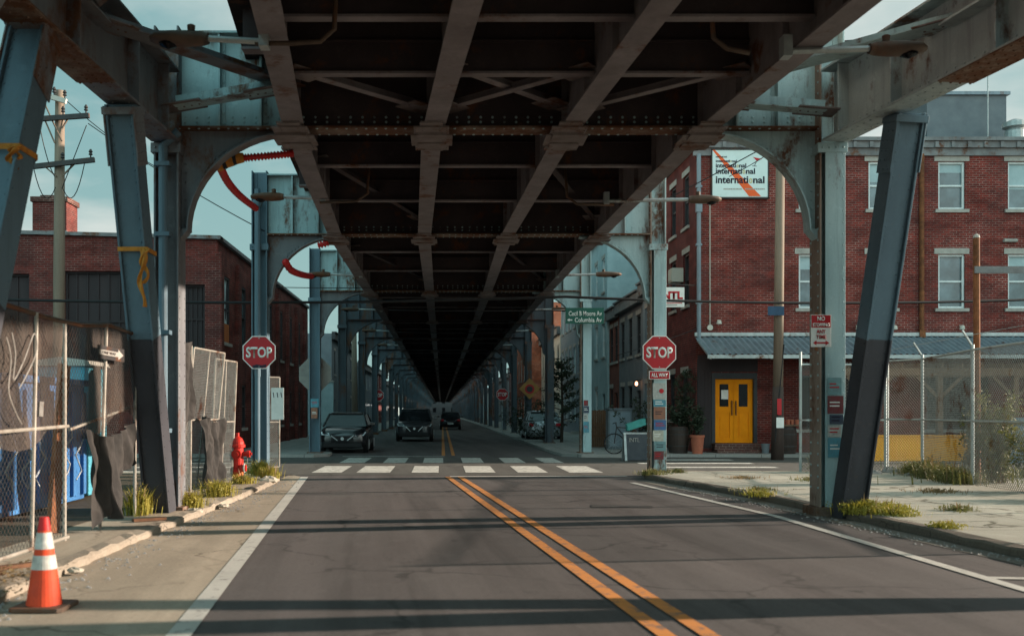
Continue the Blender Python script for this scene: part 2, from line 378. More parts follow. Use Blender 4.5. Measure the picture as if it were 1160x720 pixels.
def children(o): return [c for c in COL.objects if c.parent == o]
def copy_tree(o, parent=None):
    kids = children(o)
    c = o.copy(); COL.objects.link(c)
    if parent is not None: c.parent = parent
    for ch in kids: copy_tree(ch, c)
    return c

def text(s, name, mat, parent, c, w=None, h=None, extrude=.004, bold=.0, rz=0.0, align='CENTER', shear=0):
    """Lettering facing -Y (turned by rz about Z), centred on c, fitted to width w and / or height h."""
    cu = bpy.data.curves.new('lettering', 'FONT'); cu.body = s; cu.size = 1; cu.extrude = 0; cu.offset = bold; cu.shear = shear
    cu.align_x = 'LEFT'; cu.resolution_u = 3
    ob = bpy.data.objects.new('lettering_curve', cu); COL.objects.link(ob)
    dg = bpy.context.evaluated_depsgraph_get(); dg.update()
    me = bpy.data.meshes.new_from_object(ob.evaluated_get(dg)); bpy.data.objects.remove(ob)
    xs = [v.co.x for v in me.vertices]; ys = [v.co.y for v in me.vertices]
    x0, x1, y0, y1 = min(xs), max(xs), min(ys), max(ys)
    sx = w/(x1-x0) if w else h/(y1-y0); sy = h/(y1-y0) if h else sx
    mx = {'CENTER': (x0+x1)/2, 'LEFT': x0}[align]
    off = Vector(parent['_o']) if '_o' in parent else Vector((0, 0, 0))
    rot = Matrix.Rotation(rz, 3, 'Z')
    for v in me.vertices:
        p = rot @ Vector(((v.co.x-mx)*sx, 0, (v.co.y-(y0+y1)/2)*sy)); v.co = p+Vector(c)-off
    me.materials.clear(); me.materials.append(mat); me.name = name
    o = bpy.data.objects.new(name, me); COL.objects.link(o); o.parent = parent; o['_o'] = tuple(off)
    sm = o.modifiers.new('thick', 'SOLIDIFY'); sm.thickness = extrude; sm.offset = 0
    return o

def structure(name, mb, mat, **kw):
    o = mb.build(name, mat, **kw); o['kind'] = 'structure'; return o

# ------------------------------------------------------------------ ground, roads, pavements, markings
def poly(mb, pts, z, mi=0): return mb.add([(x, y, z) for x, y in pts], [tuple(range(len(pts)))], mi)
structure('ground', poly(MB(), [(-1500, -600), (1500, -600), (1500, 3000), (-1500, 3000)], -.03), M['earth'])
structure('road', poly(MB(), [(-14, -60), (14, -60), (14, 700), (-14, 700)], 0), M['asphalt'])
structure('cross_street', poly(MB(), [(-150, 23.9), (150, 23.9), (150, 33.2), (-150, 33.2)], .004), M['asphalt_c'])
structure('road_shoulder', poly(MB(), [(-3.6, -10), (-.35, -10), (-1.73-.06, 6.8), (-3.14-.06, 23.3), (-3.6, 24.2)], .004), M['apron'])

RK = [(7.2, -20), (6.75, 0), (6.25, 7), (5.93, 10.33), (5.64, 14.74), (5.36, 17.4), (5.0, 19.8), (4.62, 21.9), (4.55, 22.8), (4.8, 23.5), (5.6, 23.95), (7, 24.0), (60, 24.0)]
def slab(name, outline, z, mat, z0=-.05):
    n = len(outline); m = MB()
    m.add([(x, y, z) for x, y in outline]+[(x, y, z0) for x, y in outline],
          [tuple(range(n))]+[(i+n, (i+1) % n+n, (i+1) % n, i) for i in range(n)])
    return structure(name, m, mat)
def offset_line(line, d):
    out = []
    for i, p in enumerate(line):
        a = Vector(line[max(i-1, 0)]); b = Vector(line[min(i+1, len(line)-1)]); t = (b-a).normalized()
        out.append((p[0]+t.y*d, p[1]-t.x*d))
    return out
inner = offset_line(RK, .17)
slab('sidewalk', inner+[(60, -20)], .105, M['walk'])
def subdiv(line, step):
    out = []
    for a, b in zip(line, line[1:]):
        a = Vector(a); b = Vector(b); n = max(1, int((b-a).length/step))
        out += [tuple(a+(b-a)*(i/n)) for i in range(n)]
    return out+[line[-1]]
def kerb_mesh(line, w, z, side=1, jit=.02, step=.35, seed=1):
    rnd = random.Random(seed); ln = subdiv(line, step); m = MB(); inn = offset_line(ln, w*side); rows = []
    for (a, b), (c, d) in zip(ln, inn):
        j = rnd.uniform(-jit, jit); zz = z+rnd.uniform(-jit, jit*.4)
        rows.append([(a+j*.6, b, -.05), (a+j, b, zz-.025), (a+.025*side+j, b, zz), (c, d, z+.002), (c, d, -.05)])
    k = 5
    for i in range(len(rows)-1):
        m.add(rows[i]+rows[i+1], [(q, q+1, q+1+k, q+k) if side < 0 else (q+k, q+1+k, q+1, q) for q in range(k-1)])
    return m
structure('kerb', kerb_mesh(RK[2:11]+[(7, 24), (14, 24)], .175, .108, 1, .022, seed=3), M['kerb'])
LK = [(-3.45, -20), (-3.45, 8), (-3.5, 12), (-3.45, 15.5), (-3.42, 18.7), (-3.5, 22), (-3.9, 23.6), (-6, 24), (-60, 24)]
slab('sidewalk', [(x, y) for x, y in offset_line(LK, -.17)]+[(-60, -20)], .085, M['apron'])
structure('earth_lot', poly(MB(), [(-40, -15), (-4.55, -15), (-4.55, 23.2), (-40, 23.2)], .0895), M['earth'])
structure('kerb', kerb_mesh([(-3.45, 2), (-3.45, 8), (-3.5, 12), (-3.45, 15.5), (-3.42, 18.7), (-3.5, 22), (-3.9, 23.6), (-6, 24)], .175, .088, -1, .028, .2, 5), M['kerbl'])
slab('sidewalk', [(3.95, 300), (3.95, 36), (4.05, 34.2), (4.6, 33.3), (60, 33.3), (60, 300)], .1, M['walk_far'])
slab('sidewalk', [(-60, 300), (-60, 33.3), (-4.2, 33.3), (-3.75, 33.9), (-3.8, 35.3), (-4.55, 36.3), (-4.55, 300)], .1, M['walk_far'])

def stripe(p, q, w, z=.008):
    p = Vector(p); q = Vector(q); d = (q-p).normalized(); a = Vector((d.y, -d.x))*w/2; n = max(1, int((q-p).length))
    m = MB()
    for i in range(n):
        s0 = p+(q-p)*(i/n); s1 = p+(q-p)*((i+1)/n)
        m.add([(*(s0-a), z), (*(s0+a), z), (*(s1+a), z), (*(s1-a), z)], [(0, 1, 2, 3)])
    return m
structure('edge_line', stripe((-.35, -10), (-3.14, 23.3), .17), M['white'])
m = stripe((5.55, -6), (4.9, 8.54), .13)
for a, b in (((4.9, 8.54), (4.79, 14.5)), ((4.79, 14.5), (4.02, 21.4))): m.add(stripe(a, b, .13).v, stripe(a, b, .13).f)
structure('edge_line', m, M['white'])
structure('edge_line', stripe((4.85, 9.15), (6.0, 9.0), .12, .0085), M['white'])
for s in (-.15, .13):
    structure('centre_line', stripe((.30+s, 23.3), (1.66+s*1.05, 6.8), .125), M['yellowline'])
    structure('centre_line', stripe((1.66+s*1.05, 6.795), (3.1+s*1.05, -10), .125), M['yellowline'])
    structure('centre_line', stripe((.25+s*1.2, 34.5), (.35+s*1.2, 160), .12), M['yellowline'])
structure('stop_line', stripe((.2, 23.45), (4.3, 23.5), .22), M['white'])
structure('stop_line', stripe((-3.3, 33.9), (.1, 33.9), .25), M['white'])
near = [(361, 393), (409, 445), (468, 497), (526, 558), (582, 614), (637, 673)]
far = [(390, 417), (437, 461), (480, 502), (523, 546), (568, 591), (611, 632)]
for rows, ya, yb in ((near, 24.9, 27.9), (far, 29.6, 32.8)):
    ymid = (ya+yb)/2
    for a, b in rows:
        xa, xb = (a-CX)/F*ymid, (b-CX)/F*ymid
        structure('crosswalk_stripe', poly(MB(), [(xa, ya), (xb, ya), (xb, yb), (xa, yb)], .009), M['whitex'])
for k in range(4):
    y0 = 24.9+k*2.1
    structure('crosswalk_stripe', poly(MB(), [(5.7, y0), (9.0, y0), (9.0, y0+.55), (5.7, y0+.55)], .009), M['whitex'])
    structure('crosswalk_stripe', poly(MB(), [(-8.2, y0), (-5.2, y0), (-5.2, y0+.55), (-8.2, y0+.55)], .009), M['whitex'])
structure('road_patch', poly(MB(), [(2.35, 15.9), (3.3, 15.8), (3.35, 16.15), (2.4, 16.3)], .0065), M['tarpatch'])
gp = [(x, y) for x, y in RK[2:8]]
structure('gutter', poly(MB(), gp+[(x-.42-.12*math.sin(y*1.7), y) for x, y in gp[::-1]], .0045), M['gutter'])
rnd = random.Random(21); m = MB()
for k in range(420):
    y = rnd.uniform(7.5, 20); f = (y-7)/15; x = 6.25-1.65*f-abs(rnd.gauss(0, .16)); r = rnd.uniform(.006, .018)
    m.add([(x-r, y-r, .004), (x+r, y-r*.6, .004), (x+r*.7, y+r, .004), (x-r*.8, y+r*.8, .004), (x, y, .004+r*1.1)], [(0, 1, 4), (1, 2, 4), (2, 3, 4), (3, 0, 4)])
for k in range(500):
    y = rnd.uniform(7, 22); x = -3.44+abs(rnd.gauss(0, .22)); r = rnd.uniform(.006, .02)
    m.add([(x-r, y-r, .004), (x+r, y-r*.6, .004), (x+r*.7, y+r, .004), (x-r*.8, y+r*.8, .004), (x, y, .004+r*1.1)], [(0, 1, 4), (1, 2, 4), (2, 3, 4), (3, 0, 4)])
GRIT = m
structure('road_patch', poly(MB(), [(6.2, 32.9), (9.8, 32.9), (9.6, 33.2), (6.5, 33.2)], .0085), M['tarpatch'])

# ------------------------------------------------------------------ the elevated railway
V = thing('elevated_railway', 'long riveted steel elevated railway on paired columns over the street', 'railway viaduct', (0.8, 14.8, 0))
BENTS = [(-5.5, -4.5, 8.0), (1.2, -4.3, 7.3), (8.2, -4.1, 6.4), (14.8, -3.96, 5.62), (23.6, -4.2, 5.0), (34.6, -4.3, 4.9), (45.4, -4.42, 4.82)]
D = 45.4
while D < 430: D += 10.8; BENTS.append((D, -4.4, 4.8))
ST = [[-2.13, -.14, 1.80, 3.76], [-2.45, -.40, 1.50, 3.60], [-2.45, -.40, 1.55, 3.55]]
def sx(i, D):
    if D <= 14.8: return ST[0][i]+.083*(14.8-D)
    if D <= 23.6: return ST[0][i]+(ST[1][i]-ST[0][i])*(D-14.8)/8.8
    if D <= 34.6: return ST[1][i]+(ST[2][i]-ST[1][i])*(D-23.6)/11
    return ST[2][i]
ZS, ZG, ZD = 5.52, 5.58, 6.62
EX = [1]   # bents 8.2 & before keep the near width
def column(Dc, X, inward, near, right):
    """built-up H column, open side to the camera; inward = +1 when the street lies towards +X."""
    m = MB(); w, d = .36, .40; zt = 7.05; mt = [M['steel_shaded'] if Dc > 40 else M['teal'] if right else M['girder_l'] if Dc < 20 else M['bluegrey'], M['rustbeam'], M['rustplate']]  # farther columns take darker paint standing in for shade under the deck
    m.box(X-w/2, X-w/2+.03, Dc-d/2, Dc+d/2, -.1, zt, 2 if right and Dc < 40 else 0); m.box(X+w/2-.03, X+w/2, Dc-d/2, Dc+d/2, -.1, zt)
    if right: m.box(X-w/2+.075, X+w/2+.004, Dc-d/2-.02, Dc-d/2-.001, .0, 5.25); m.box(X-w/2+.03, X+w/2-.03, Dc-.02, Dc+.02, -.1, zt)
    else: m.box(X-w/2+.03, X+w/2-.03, Dc-.02, Dc+.02, -.1, zt)
    for s in (-1, 1):
        xx = X+s*(w/2-.03); m.box(min(xx, xx-s*.08), max(xx, xx-s*.08), Dc-.04, Dc-.02, -.1, zt-.01)
    m.box(X-.26, X+.26, Dc-.27, Dc+.27, -.05, .13, 1)
    m.box(X-w/2-.035, X+w/2+.035, Dc-d/2-.035, Dc+d/2+.035, 5.22, 5.36)
    if near:
        for s in (-1, 1):
            m.rivets((X+s*w/2, Dc-.14, .4), (X+s*w/2, Dc-.14, 6.9), .16, (s, 0, 0)); m.rivets((X+s*w/2, Dc+.14, .4), (X+s*w/2, Dc+.14, 6.9), .16, (s, 0, 0))
        if right: m.rivets((X+w/2-.03, Dc-d/2-.02, .3), (X+w/2-.03, Dc-d/2-.02, 5.2), .16, (0, -1, 0), .013)
        m.rivets((X-w/2+.03, Dc-d/2-.036, 5.29), (X+w/2-.03, Dc-d/2-.036, 5.29), .08, (0, -1, 0))
    return m.build('column', mt, V, bevel=.006 if near else 0)
def cross_girder(Dc, xl, xr, near, hl):
    m = MB(); z0, z1 = ZG, 6.98; a, b = xl+.18, xr-.18
    i0, i1 = sx(0, Dc)+.02, sx(3, Dc)-.02
    m.box(a, i0, Dc-.02, Dc+.02, z0+.03, z1-.03); m.box(i1, b, Dc-.02, Dc+.02, z0+.03, z1-.03); m.box(i0+.002, i1-.002, Dc-.02, Dc+.02, z0+.03, z1-.03, 2)
    m.box(a, b, Dc-.19, Dc+.19, z0, z0+.03, 1); m.box(a, b, Dc-.19, Dc+.19, z1-.03, z1)
    xs = [xl+.75, xl+1.35]+[xr-.75, xr-1.35]
    for x in xs:
        m.box(x-.015, x+.015, Dc-.16, Dc-.021, z0+.031, z1-.031); m.box(x-.07, x+.07, Dc-.038, Dc-.0215, z0+.031, z1-.031)
        if near: m.rivets((x+.045, Dc-.038, z0+.1), (x+.045, Dc-.038, z1-.1), .14, (0, -1, 0))
    if near:
        for zz in (z0+.13, z0+.2): m.rivets((a+.05, Dc-.02, zz), (b-.05, Dc-.02, zz), .17, (0, -1, 0))
        m.rivets((a, Dc-.16, z0), (b, Dc-.16, z0), .14, (0, 0, -1)); m.rivets((a, Dc+.16, z0), (b, Dc+.16, z0), .14, (0, 0, -1))
    g = m.build('cross_girder', [M['steel_shaded'] if Dc > 40 else M['teal'], M['rustbeam'] if Dc < 40 else M['floor'], M['floor']], V)
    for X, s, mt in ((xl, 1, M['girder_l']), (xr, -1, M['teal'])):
        m = MB(); xc = X+s*.18; L, zb = 1.62, 4.0; top = z0-.002; n = 14
        arc = [(xc+s*(.10+(L-.10)*(1-math.cos(t))), zb+.12+(top-.16-zb)*math.sin(t)) for t in [k*math.pi/2/n for k in range(n+1)]]
        # spandrel plate as a strip between the arc and the column / girder edge
        outer_ = [(xc, zb+.12+(top-zb-.12)*min(1, k/(n*.5))) if k <= n*.5 else (xc+s*L*((k-n*.5)/(n*.5)), top) for k in range(n+1)]
        for k in range(n):
            (ax, az), (bx, bz), (cx, cz), (dx, dz) = arc[k], arc[k+1], outer_[k+1], outer_[k]
            vs = [(ax, Dc-.018, az), (bx, Dc-.018, bz), (cx, Dc-.018, cz), (dx, Dc-.018, dz), (ax, Dc+.018, az), (bx, Dc+.018, bz), (cx, Dc+.018, cz), (dx, Dc+.018, dz)]
            m.add(vs, [(0, 1, 2, 3), (7, 6, 5, 4), (0, 4, 5, 1), (2, 6, 7, 3)])
            m.bar((ax, Dc, az), (bx, Dc, bz), .26, .022, (-(bz-az)*s, 0, (bx-ax)*s))
            if near:
                m.rivet((ax+(dx-ax)*.12, Dc-.018, az+(dz-az)*.12), (0, -1, 0)); m.rivet(((ax+bx)/2+(dx-ax)*.12, Dc-.018, (az+bz)/2+(dz-az)*.12), (0, -1, 0))
        m.prism([(xc, zb), (xc, zb+.14), (xc+s*.12, zb+.14)], Dc-.12, Dc+.12)
        if near: m.rivets((xc+s*.05, Dc-.018, zb+.2), (xc+s*.05, Dc-.018, top-.1), .12, (0, -1, 0))
        m.build('arch_bracket', M['steel_shaded'] if Dc > 40 else mt, g)
    return g
for i, (Dc, xl, xr) in enumerate(BENTS):
    near_ = 8 < Dc < 35
    column(Dc, xl, 1, near_, False); column(Dc, xr, -1, near_, True)
    cross_girder(Dc, xl, xr, near_, 0)
# longitudinal stringers with splice plates where they cross the bents
NODES = [b[0] for b in BENTS]
for i in range(4):
    m = MB()
    for a, b in zip(NODES, NODES[1:]):
        pa = Vector((sx(i, a), a, 0)); pb = Vector((sx(i, b), b, 0)); up = Vector((0, 0, 1))
        e = 0 if a != NODES[0] else 0
        m.bar(pa+up*(ZS+.015), pb+up*(ZS+.015), .30, .03)
        m.bar(pa+up*(ZS+.55), pb+up*(ZS+.55), .03, 1.04)
    for k, a in enumerate(NODES):
        x = sx(i, a); near_ = a < 60
        m.box(x-.16, x+.16, a-.75, a+.75, ZS-.03, ZS-.002, 1)
        m.box(x-.25, x+.25, a-.62, a+.62, ZS-.055, ZS-.031, 1)
        m.box(x-.21, x+.21, a-.36, a-.10, ZS-.095, ZS-.056, 1); m.box(x-.21, x+.21, a+.10, a+.36, ZS-.095, ZS-.056, 1)
        m.box(x-.30, x+.30, a-.28, a+.28, ZS-.075, ZS-.0565, 1)
        if 8 < a < 35:
            for dx in (-.22, -.12, .12, .22): m.rivets((x+dx, a-.58, ZS-.055), (x+dx, a+.58, ZS-.055), .11, (0, 0, -1), .018, 1)
    # diaphragm stiffeners along the web
    for k in range(60):
        y = 3+k*1.45
        m.box(sx(i, y)-.09, sx(i, y)+.09, y-.012, y+.012, ZS+.031, ZD-.03)
    m.build('stringer', [M['stringer'], M['splice']], V)
# transverse floor beams
FB = [3.4, 5.2, 7.2, 9.15, 11.06, 12.9]
for a, b in zip(NODES[3:], NODES[4:]): FB += [a+(b-a)/3, a+2*(b-a)/3]
for y in FB:
    m = MB(); a, b = sx(0, y)-.55, sx(3, y)+.55
    for i in range(3):
        x0, x1 = sx(i, y)+.016, sx(i+1, y)-.016
        m.box(x0, x1, y-.015, y+.015, 5.80, ZD-.02); m.box(x0, x1, y-.075, y+.075, 5.77, 5.80, 1)
        m.box(x0, x1, y-.07, y-.016, 6.18, 6.2)
    for x0, x1 in ((a, sx(0, y)-.016), (sx(3, y)+.016, b)):
        m.box(x0, x1, y-.012, y+.012, 6.1, ZD-.02); m.box(x0, x1, y-.1, y+.1, 6.07, 6.1, 1)
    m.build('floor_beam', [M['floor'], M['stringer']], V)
# deck plate with parapets
m = MB(); ys = [-3]+NODES[1:]
for a, b in zip(ys, ys[1:]):
    for L, z0, z1, o0, o1 in ((0, ZD, ZD+.3, -.72, .72), (0, ZD+.302, ZD+1.15, -.70, None), (0, ZD+.302, ZD+1.15, None, .70)):
        def X(y, o): return (sx(0, y)-.72 if o == 'l' else sx(3, y)+.72)
        if o0 is not None and o1 is not None: xa0, xa1, xb0, xb1 = X(a, 'l'), X(a, 'r'), X(b, 'l'), X(b, 'r')
        elif o0 is not None: xa0, xa1, xb0, xb1 = X(a, 'l')+.01, X(a, 'l')+.07, X(b, 'l')+.01, X(b, 'l')+.07
        else: xa0, xa1, xb0, xb1 = X(a, 'r')-.07, X(a, 'r')-.01, X(b, 'r')-.07, X(b, 'r')-.01
        m.add([(xa0, a, z0), (xa1, a, z0), (xb1, b, z0), (xb0, b, z0), (xa0, a, z1), (xa1, a, z1), (xb1, b, z1), (xb0, b, z1)],
              [(0, 3, 2, 1), (4, 5, 6, 7), (0, 1, 5, 4), (2, 3, 7, 6), (1, 2, 6, 5), (3, 0, 4, 7)])
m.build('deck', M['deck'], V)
m = MB()  # unseen walls added above the deck to keep sun off the warehouse
for s_, c_ in ((-1, 0), (1, 3)):
    for a, b in zip(ys[2:], ys[3:]):
        if b > 120: break
        xa, xb = sx(c_, a)+s_*.62, sx(c_, b)+s_*.62
        m.add([(xa-.04, a, ZD+1.16), (xa+.04, a, ZD+1.16), (xb+.04, b, ZD+1.16), (xb-.04, b, ZD+1.16), (xa-.04, a, 10.2), (xa+.04, a, 10.2), (xb+.04, b, 10.2), (xb-.04, b, 10.2)],
              [(0, 3, 2, 1), (4, 5, 6, 7), (0, 1, 5, 4), (2, 3, 7, 6), (1, 2, 6, 5), (3, 0, 4, 7)])
m.build('added_shade_wall', M['stucco_w'], V)
# the side girders near the camera, the leaning struts below them and the lateral braces
def gx(side, D): return (-3.96-.03*(14.8-D)) if side < 0 else (5.62+.14*(14.8-D))
for side in (-1, 1):
    p = Vector((gx(side, -6), -6, 0)); q = Vector((gx(side, 14.58), 14.58, 0)); up = Vector((0, 0, 1)); m = MB()
    m.bar(p+up*5.39, q+up*5.39, .40, .035); m.bar(p+up*6.38, q+up*6.38, .44, .035); m.bar(p+up*5.885, q+up*5.885, .035, .953)
    d = (q-p).normalized(); nrm = Vector((-side*d.y, side*d.x, 0))
    if nrm.x*side > 0: nrm = -nrm
    for y in (2, 4.3, 6.6, 8.2, 9.6, 11.0, 12.95, 14.2):
        c = Vector((gx(side, y), y, 0))
        m.bar(c+up*5.408+nrm*.09, c+up*6.362+nrm*.09, .16, .03, d); m.bar(c+up*5.408-nrm*.09, c+up*6.362-nrm*.09, .16, .03, d)
    for dy in (-.10, .10):
        m.rivets(Vector((gx(side, 8), 8, 5.372))+nrm*dy, Vector((gx(side, 14.4), 14.4, 5.372))+nrm*dy, .15, (0, 0, -1))
    for zz in (5.47, 5.52, 6.27): m.rivets(Vector((gx(side, 8), 8, zz))+nrm*.0175, Vector((gx(side, 14.4), 14.4, zz))+nrm*.0175, .17, nrm)
    # cover plate and gusset with rivet rows where the lateral brace lands
    c0 = Vector((gx(side, 9.4), 9.4, 0)); c1 = Vector((gx(side, 11.9), 11.9, 0))
    m.bar(c0+up*5.36, c1+up*5.36, .46, .018, mi=1)
    for dy in (-.19, -.06, .06, .19): m.rivets(c0+up*5.351+nrm*dy, c1+up*5.351+nrm*dy, .13, (0, 0, -1), .02, 1)
    a0 = Vector((gx(side, 10.3), 10.3, 0)); a1 = Vector((gx(side, 11.9), 11.9, 0))
    m.bar(a0+up*6.02+nrm*.12, a1+up*6.02+nrm*.12, .2, .03); m.bar(a0+up*6.1+nrm*.03, a1+up*6.1+nrm*.03, .02, .2)
    m.rivets(a0+up*6.1+nrm*.042, a1+up*6.1+nrm*.042, .12, nrm, .022)
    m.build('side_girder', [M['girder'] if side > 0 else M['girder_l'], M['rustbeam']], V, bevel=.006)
def strut(side, Dt, Db, xo=0):
    xt = gx(side, Dt)+xo; xb = gx(side, Db) if side < 0 else gx(side, Db)+.08
    p = Vector((xb, Db, -.05)); q = Vector((xt, Dt, 5.37)); m = MB(); s = p+(q-p)*.47
    upv = Vector((1, 0, 0))
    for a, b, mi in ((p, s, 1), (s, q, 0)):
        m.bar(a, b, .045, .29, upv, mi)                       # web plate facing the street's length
        dirn = (q-p).normalized(); side_v = Vector((1, 0, 0))
        for k in (-1, 1): m.bar(a+side_v*k*.16, b+side_v*k*.16, .38, .03, upv, mi)
        f = dirn.cross(Vector((1, 0, 0))).normalized()
        if f.y > 0: f = -f
        m.bar(a+f*.13, b+f*.13, .012, .292, upv, mi)
    e = (q-p).normalized()
    f = e.cross(Vector((1, 0, 0))).normalized(); f = f if f.y < 0 else -f
    for k in (-.118, .118):
        m.rivets(p+e*.35+f*.137+Vector((k, 0, 0)), s-e*.02+f*.137+Vector((k, 0, 0)), .15, f, .015, 1); m.rivets(s+e*.08+f*.137+Vector((k, 0, 0)), q-e*.8+f*.137+Vector((k, 0, 0)), .15, f, .015, 0)
    for k in (-1, 1):
        for g_ in (-.14, .14): m.rivets(s+e*.1+f*g_+Vector((k*.176, 0, 0)), q-e*.85+f*g_+Vector((k*.176, 0, 0)), .16, (k, 0, 0), .016, 0); m.rivets(p+e*.35+f*g_+Vector((k*.176, 0, 0)), s-e*.05+f*g_+Vector((k*.176, 0, 0)), .16, (k, 0, 0), .016, 1)
    f = e.cross(Vector((1, 0, 0))).normalized(); f = f if f.y < 0 else -f
    for k in (-1, 1):                                          # riveted gussets at the head
        m.bar(q-e*.75+Vector((k*.187, 0, 0)), q-e*.02+Vector((k*.187, 0, 0)), .42, .02, upv, 2)
        for ff in (-.13, 0, .13): m.rivets(q-e*.7+Vector((k*.198, 0, 0))+f*ff, q-e*.1+Vector((k*.198, 0, 0))+f*ff, .1, (k, 0, 0), .018, 2)
    m.bar(q-e*.12, q-e*.03, .44, .42, upv, 2)
    m.rivets(q-e*.6+f*.137+Vector((.12, 0, 0)), q-e*.15+f*.137+Vector((.12, 0, 0)), .1, f, .018, 0)
    m.rivets(q-e*.6+f*.137-Vector((.12, 0, 0)), q-e*.15+f*.137-Vector((.12, 0, 0)), .1, f, .018, 0)
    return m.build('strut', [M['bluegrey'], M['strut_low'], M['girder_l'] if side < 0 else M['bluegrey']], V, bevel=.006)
strut(-1, 12.8, 14.40); strut(1, 13.2, 14.40, .2); strut(-1, 10.3, 8.0, -.03); strut(1, 10.3, 8.0, .1)
def brace(p, q, w=.16, h=.13, mat='teal'):
    m = MB(); p = Vector(p); q = Vector(q)
    m.bar(p, q, w, .018); m.bar(p+Vector((0, 0, h/2)), q+Vector((0, 0, h/2)), .02, h)
    e = (q-p).normalized()
    for c in (p+e*.12, q-e*.12):
        m.bar(c-e*.28, c+e*.28, .42, .016, mi=1)
        m.rivets(c-e*.22-Vector((0, 0, .01)), c+e*.22-Vector((0, 0, .01)), .11, (0, 0, -1), .018, 1)
    return m.build('lateral_brace', [M[mat], M['splice']], V)
brace((4.0, 14.5, 6.15), (6.0, 11.9, 6.05), .34); brace((6.15, 11.2, 6.08), (4.45, 8.6, 6.1), .3)
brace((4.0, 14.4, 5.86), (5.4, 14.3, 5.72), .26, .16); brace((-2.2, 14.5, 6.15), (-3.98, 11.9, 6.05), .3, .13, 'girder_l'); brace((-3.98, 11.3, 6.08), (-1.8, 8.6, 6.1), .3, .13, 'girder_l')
brace((-3.75, 14.35, 5.80), (-2.35, 14.25, 6.0), .26, .16)
for i, (ya, yb) in ((0, (12.95, 14.65)), (1, (14.65, 12.95)), (2, (14.65, 12.95))):
    brace((sx(i, ya)+.1, ya, 5.84), (sx(i+1, yb)-.1, yb, 5.86), .13, .1, 'stringer')
brace((sx(1, 12.95)+.1, 12.95, 5.9), (sx(2, 14.65)-.1, 14.65, 5.9), .13, .1, 'stringer')
for k in range(3, 12):
    a, b = NODES[k], NODES[k+1]; n = (a+(b-a)/3)
    for i in (0, 2): brace((sx(i, n)+.08, n+.1, 5.95), (sx(i+1, b)-.08, b-.2, 5.95), .12, .1, 'floor')
# drain pipe / conduits bolted to the left near column, loops of conduit under the deck
m = MB(); m.tube([(-3.98, 14.52, .1), (-3.98, 14.52, 5.3), (-3.75, 14.5, 5.5)], .065, 12)
for z in (1.2, 2.6, 4.0, 5.0): m.box(-4.09, -3.87, 14.43, 14.6, z, z+.06)
m.build('drain_pipe', M['bluegrey'], V, smooth=False)
m = MB(); m.tube([(-4.22, 23.3, 2.3), (-4.22, 23.3, 6.6)], .07, 10); m.tube([(-4.22, 23.3, 0), (-4.22, 23.3, 2.3)], .06, 10); m.lathe([(.1, 0), (.13, .08), (.1, .18)], 10, (-4.22, 23.3, 6.2))
m.build('drain_pipe', M['bluegrey'], V)
for (pts) in ([(-2.0, 10.9, 5.45), (-1.6, 10.9, 5.45), (-1.3, 10.9, 5.47), (-1.15, 10.9, 5.6), (-1.12, 10.9, 6.4)],
              [(3.4, 11.2, 5.45), (3.15, 11.2, 5.5), (3.0, 11.2, 5.62), (2.95, 11.2, 6.5)],
              [(3.3, 19.4, 5.45), (2.6, 19.4, 5.46), (2.4, 19.4, 5.6), (2.35, 19.4, 6.5)],
              [(-2.3, 19.2, 5.45), (-1.6, 19.2, 5.48), (-1.4, 19.2, 5.62), (-1.35, 19.2, 6.5)]):
    MB().tube(pts, .028, 8).build('conduit', M['lamp_body'], V, smooth=True)

# small signs, posters and stickers on the columns
def stickers(name, x, y, w, rows, label, z0, z1, seed):
    rnd = random.Random(seed); t = thing(name, label, 'stickers', (x, y, z0)); z = z1
    k = 0
    while z > z0+.1:
        h = rnd.uniform(.14, .40); ww = w*rnd.uniform(.72, .98); xo = (w-ww)/2*rnd.uniform(-1, 1)
        mi = (k*3+seed) % len(POST)
        o = MB().box(x-ww/2+xo, x+ww/2+xo, y-.004, y, z-h, z-.012).build('poster', POST[mi], t)
        mb = MB(); zc = z-h/2
        if seed == 2 and k == 0: mb.lathe([(.055, 0), (.055, .003)], 16, (x+xo+.05, y-.0075, zc), axis='y')
        else:
            for q in range(2): mb.box(x-ww*.36+xo, x+ww*rnd.uniform(.1, .36)+xo, y-.0065, y-.0045, zc-.03+q*.05, zc-.012+q*.05)
        mb.build('print_block', [M['signred'], M['signwhite'], M['navy']][k % 3], o)
        z -= h; k += 1
    return t
stickers('poster_stack', 5.02, 23.37, .31, 6, 'strip of posters and stickers pasted below the nearer right stop sign', .45, 2.17, 2)
stickers('poster_stack', -4.3, 34.37, .3, 6, 'posters pasted on the column in front of the parked black hatchback', 1.25, 1.95, 5)
stickers('poster_stack', 5.66, 14.57, .24, 3, 'blue and white stickers on the right column below the no stopping sign', .75, 2.0, 9)
stickers('poster_stack', 4.9, 34.37, .2, 3, 'orange and white stickers on the column under the green street sign', .9, 1.9, 4)

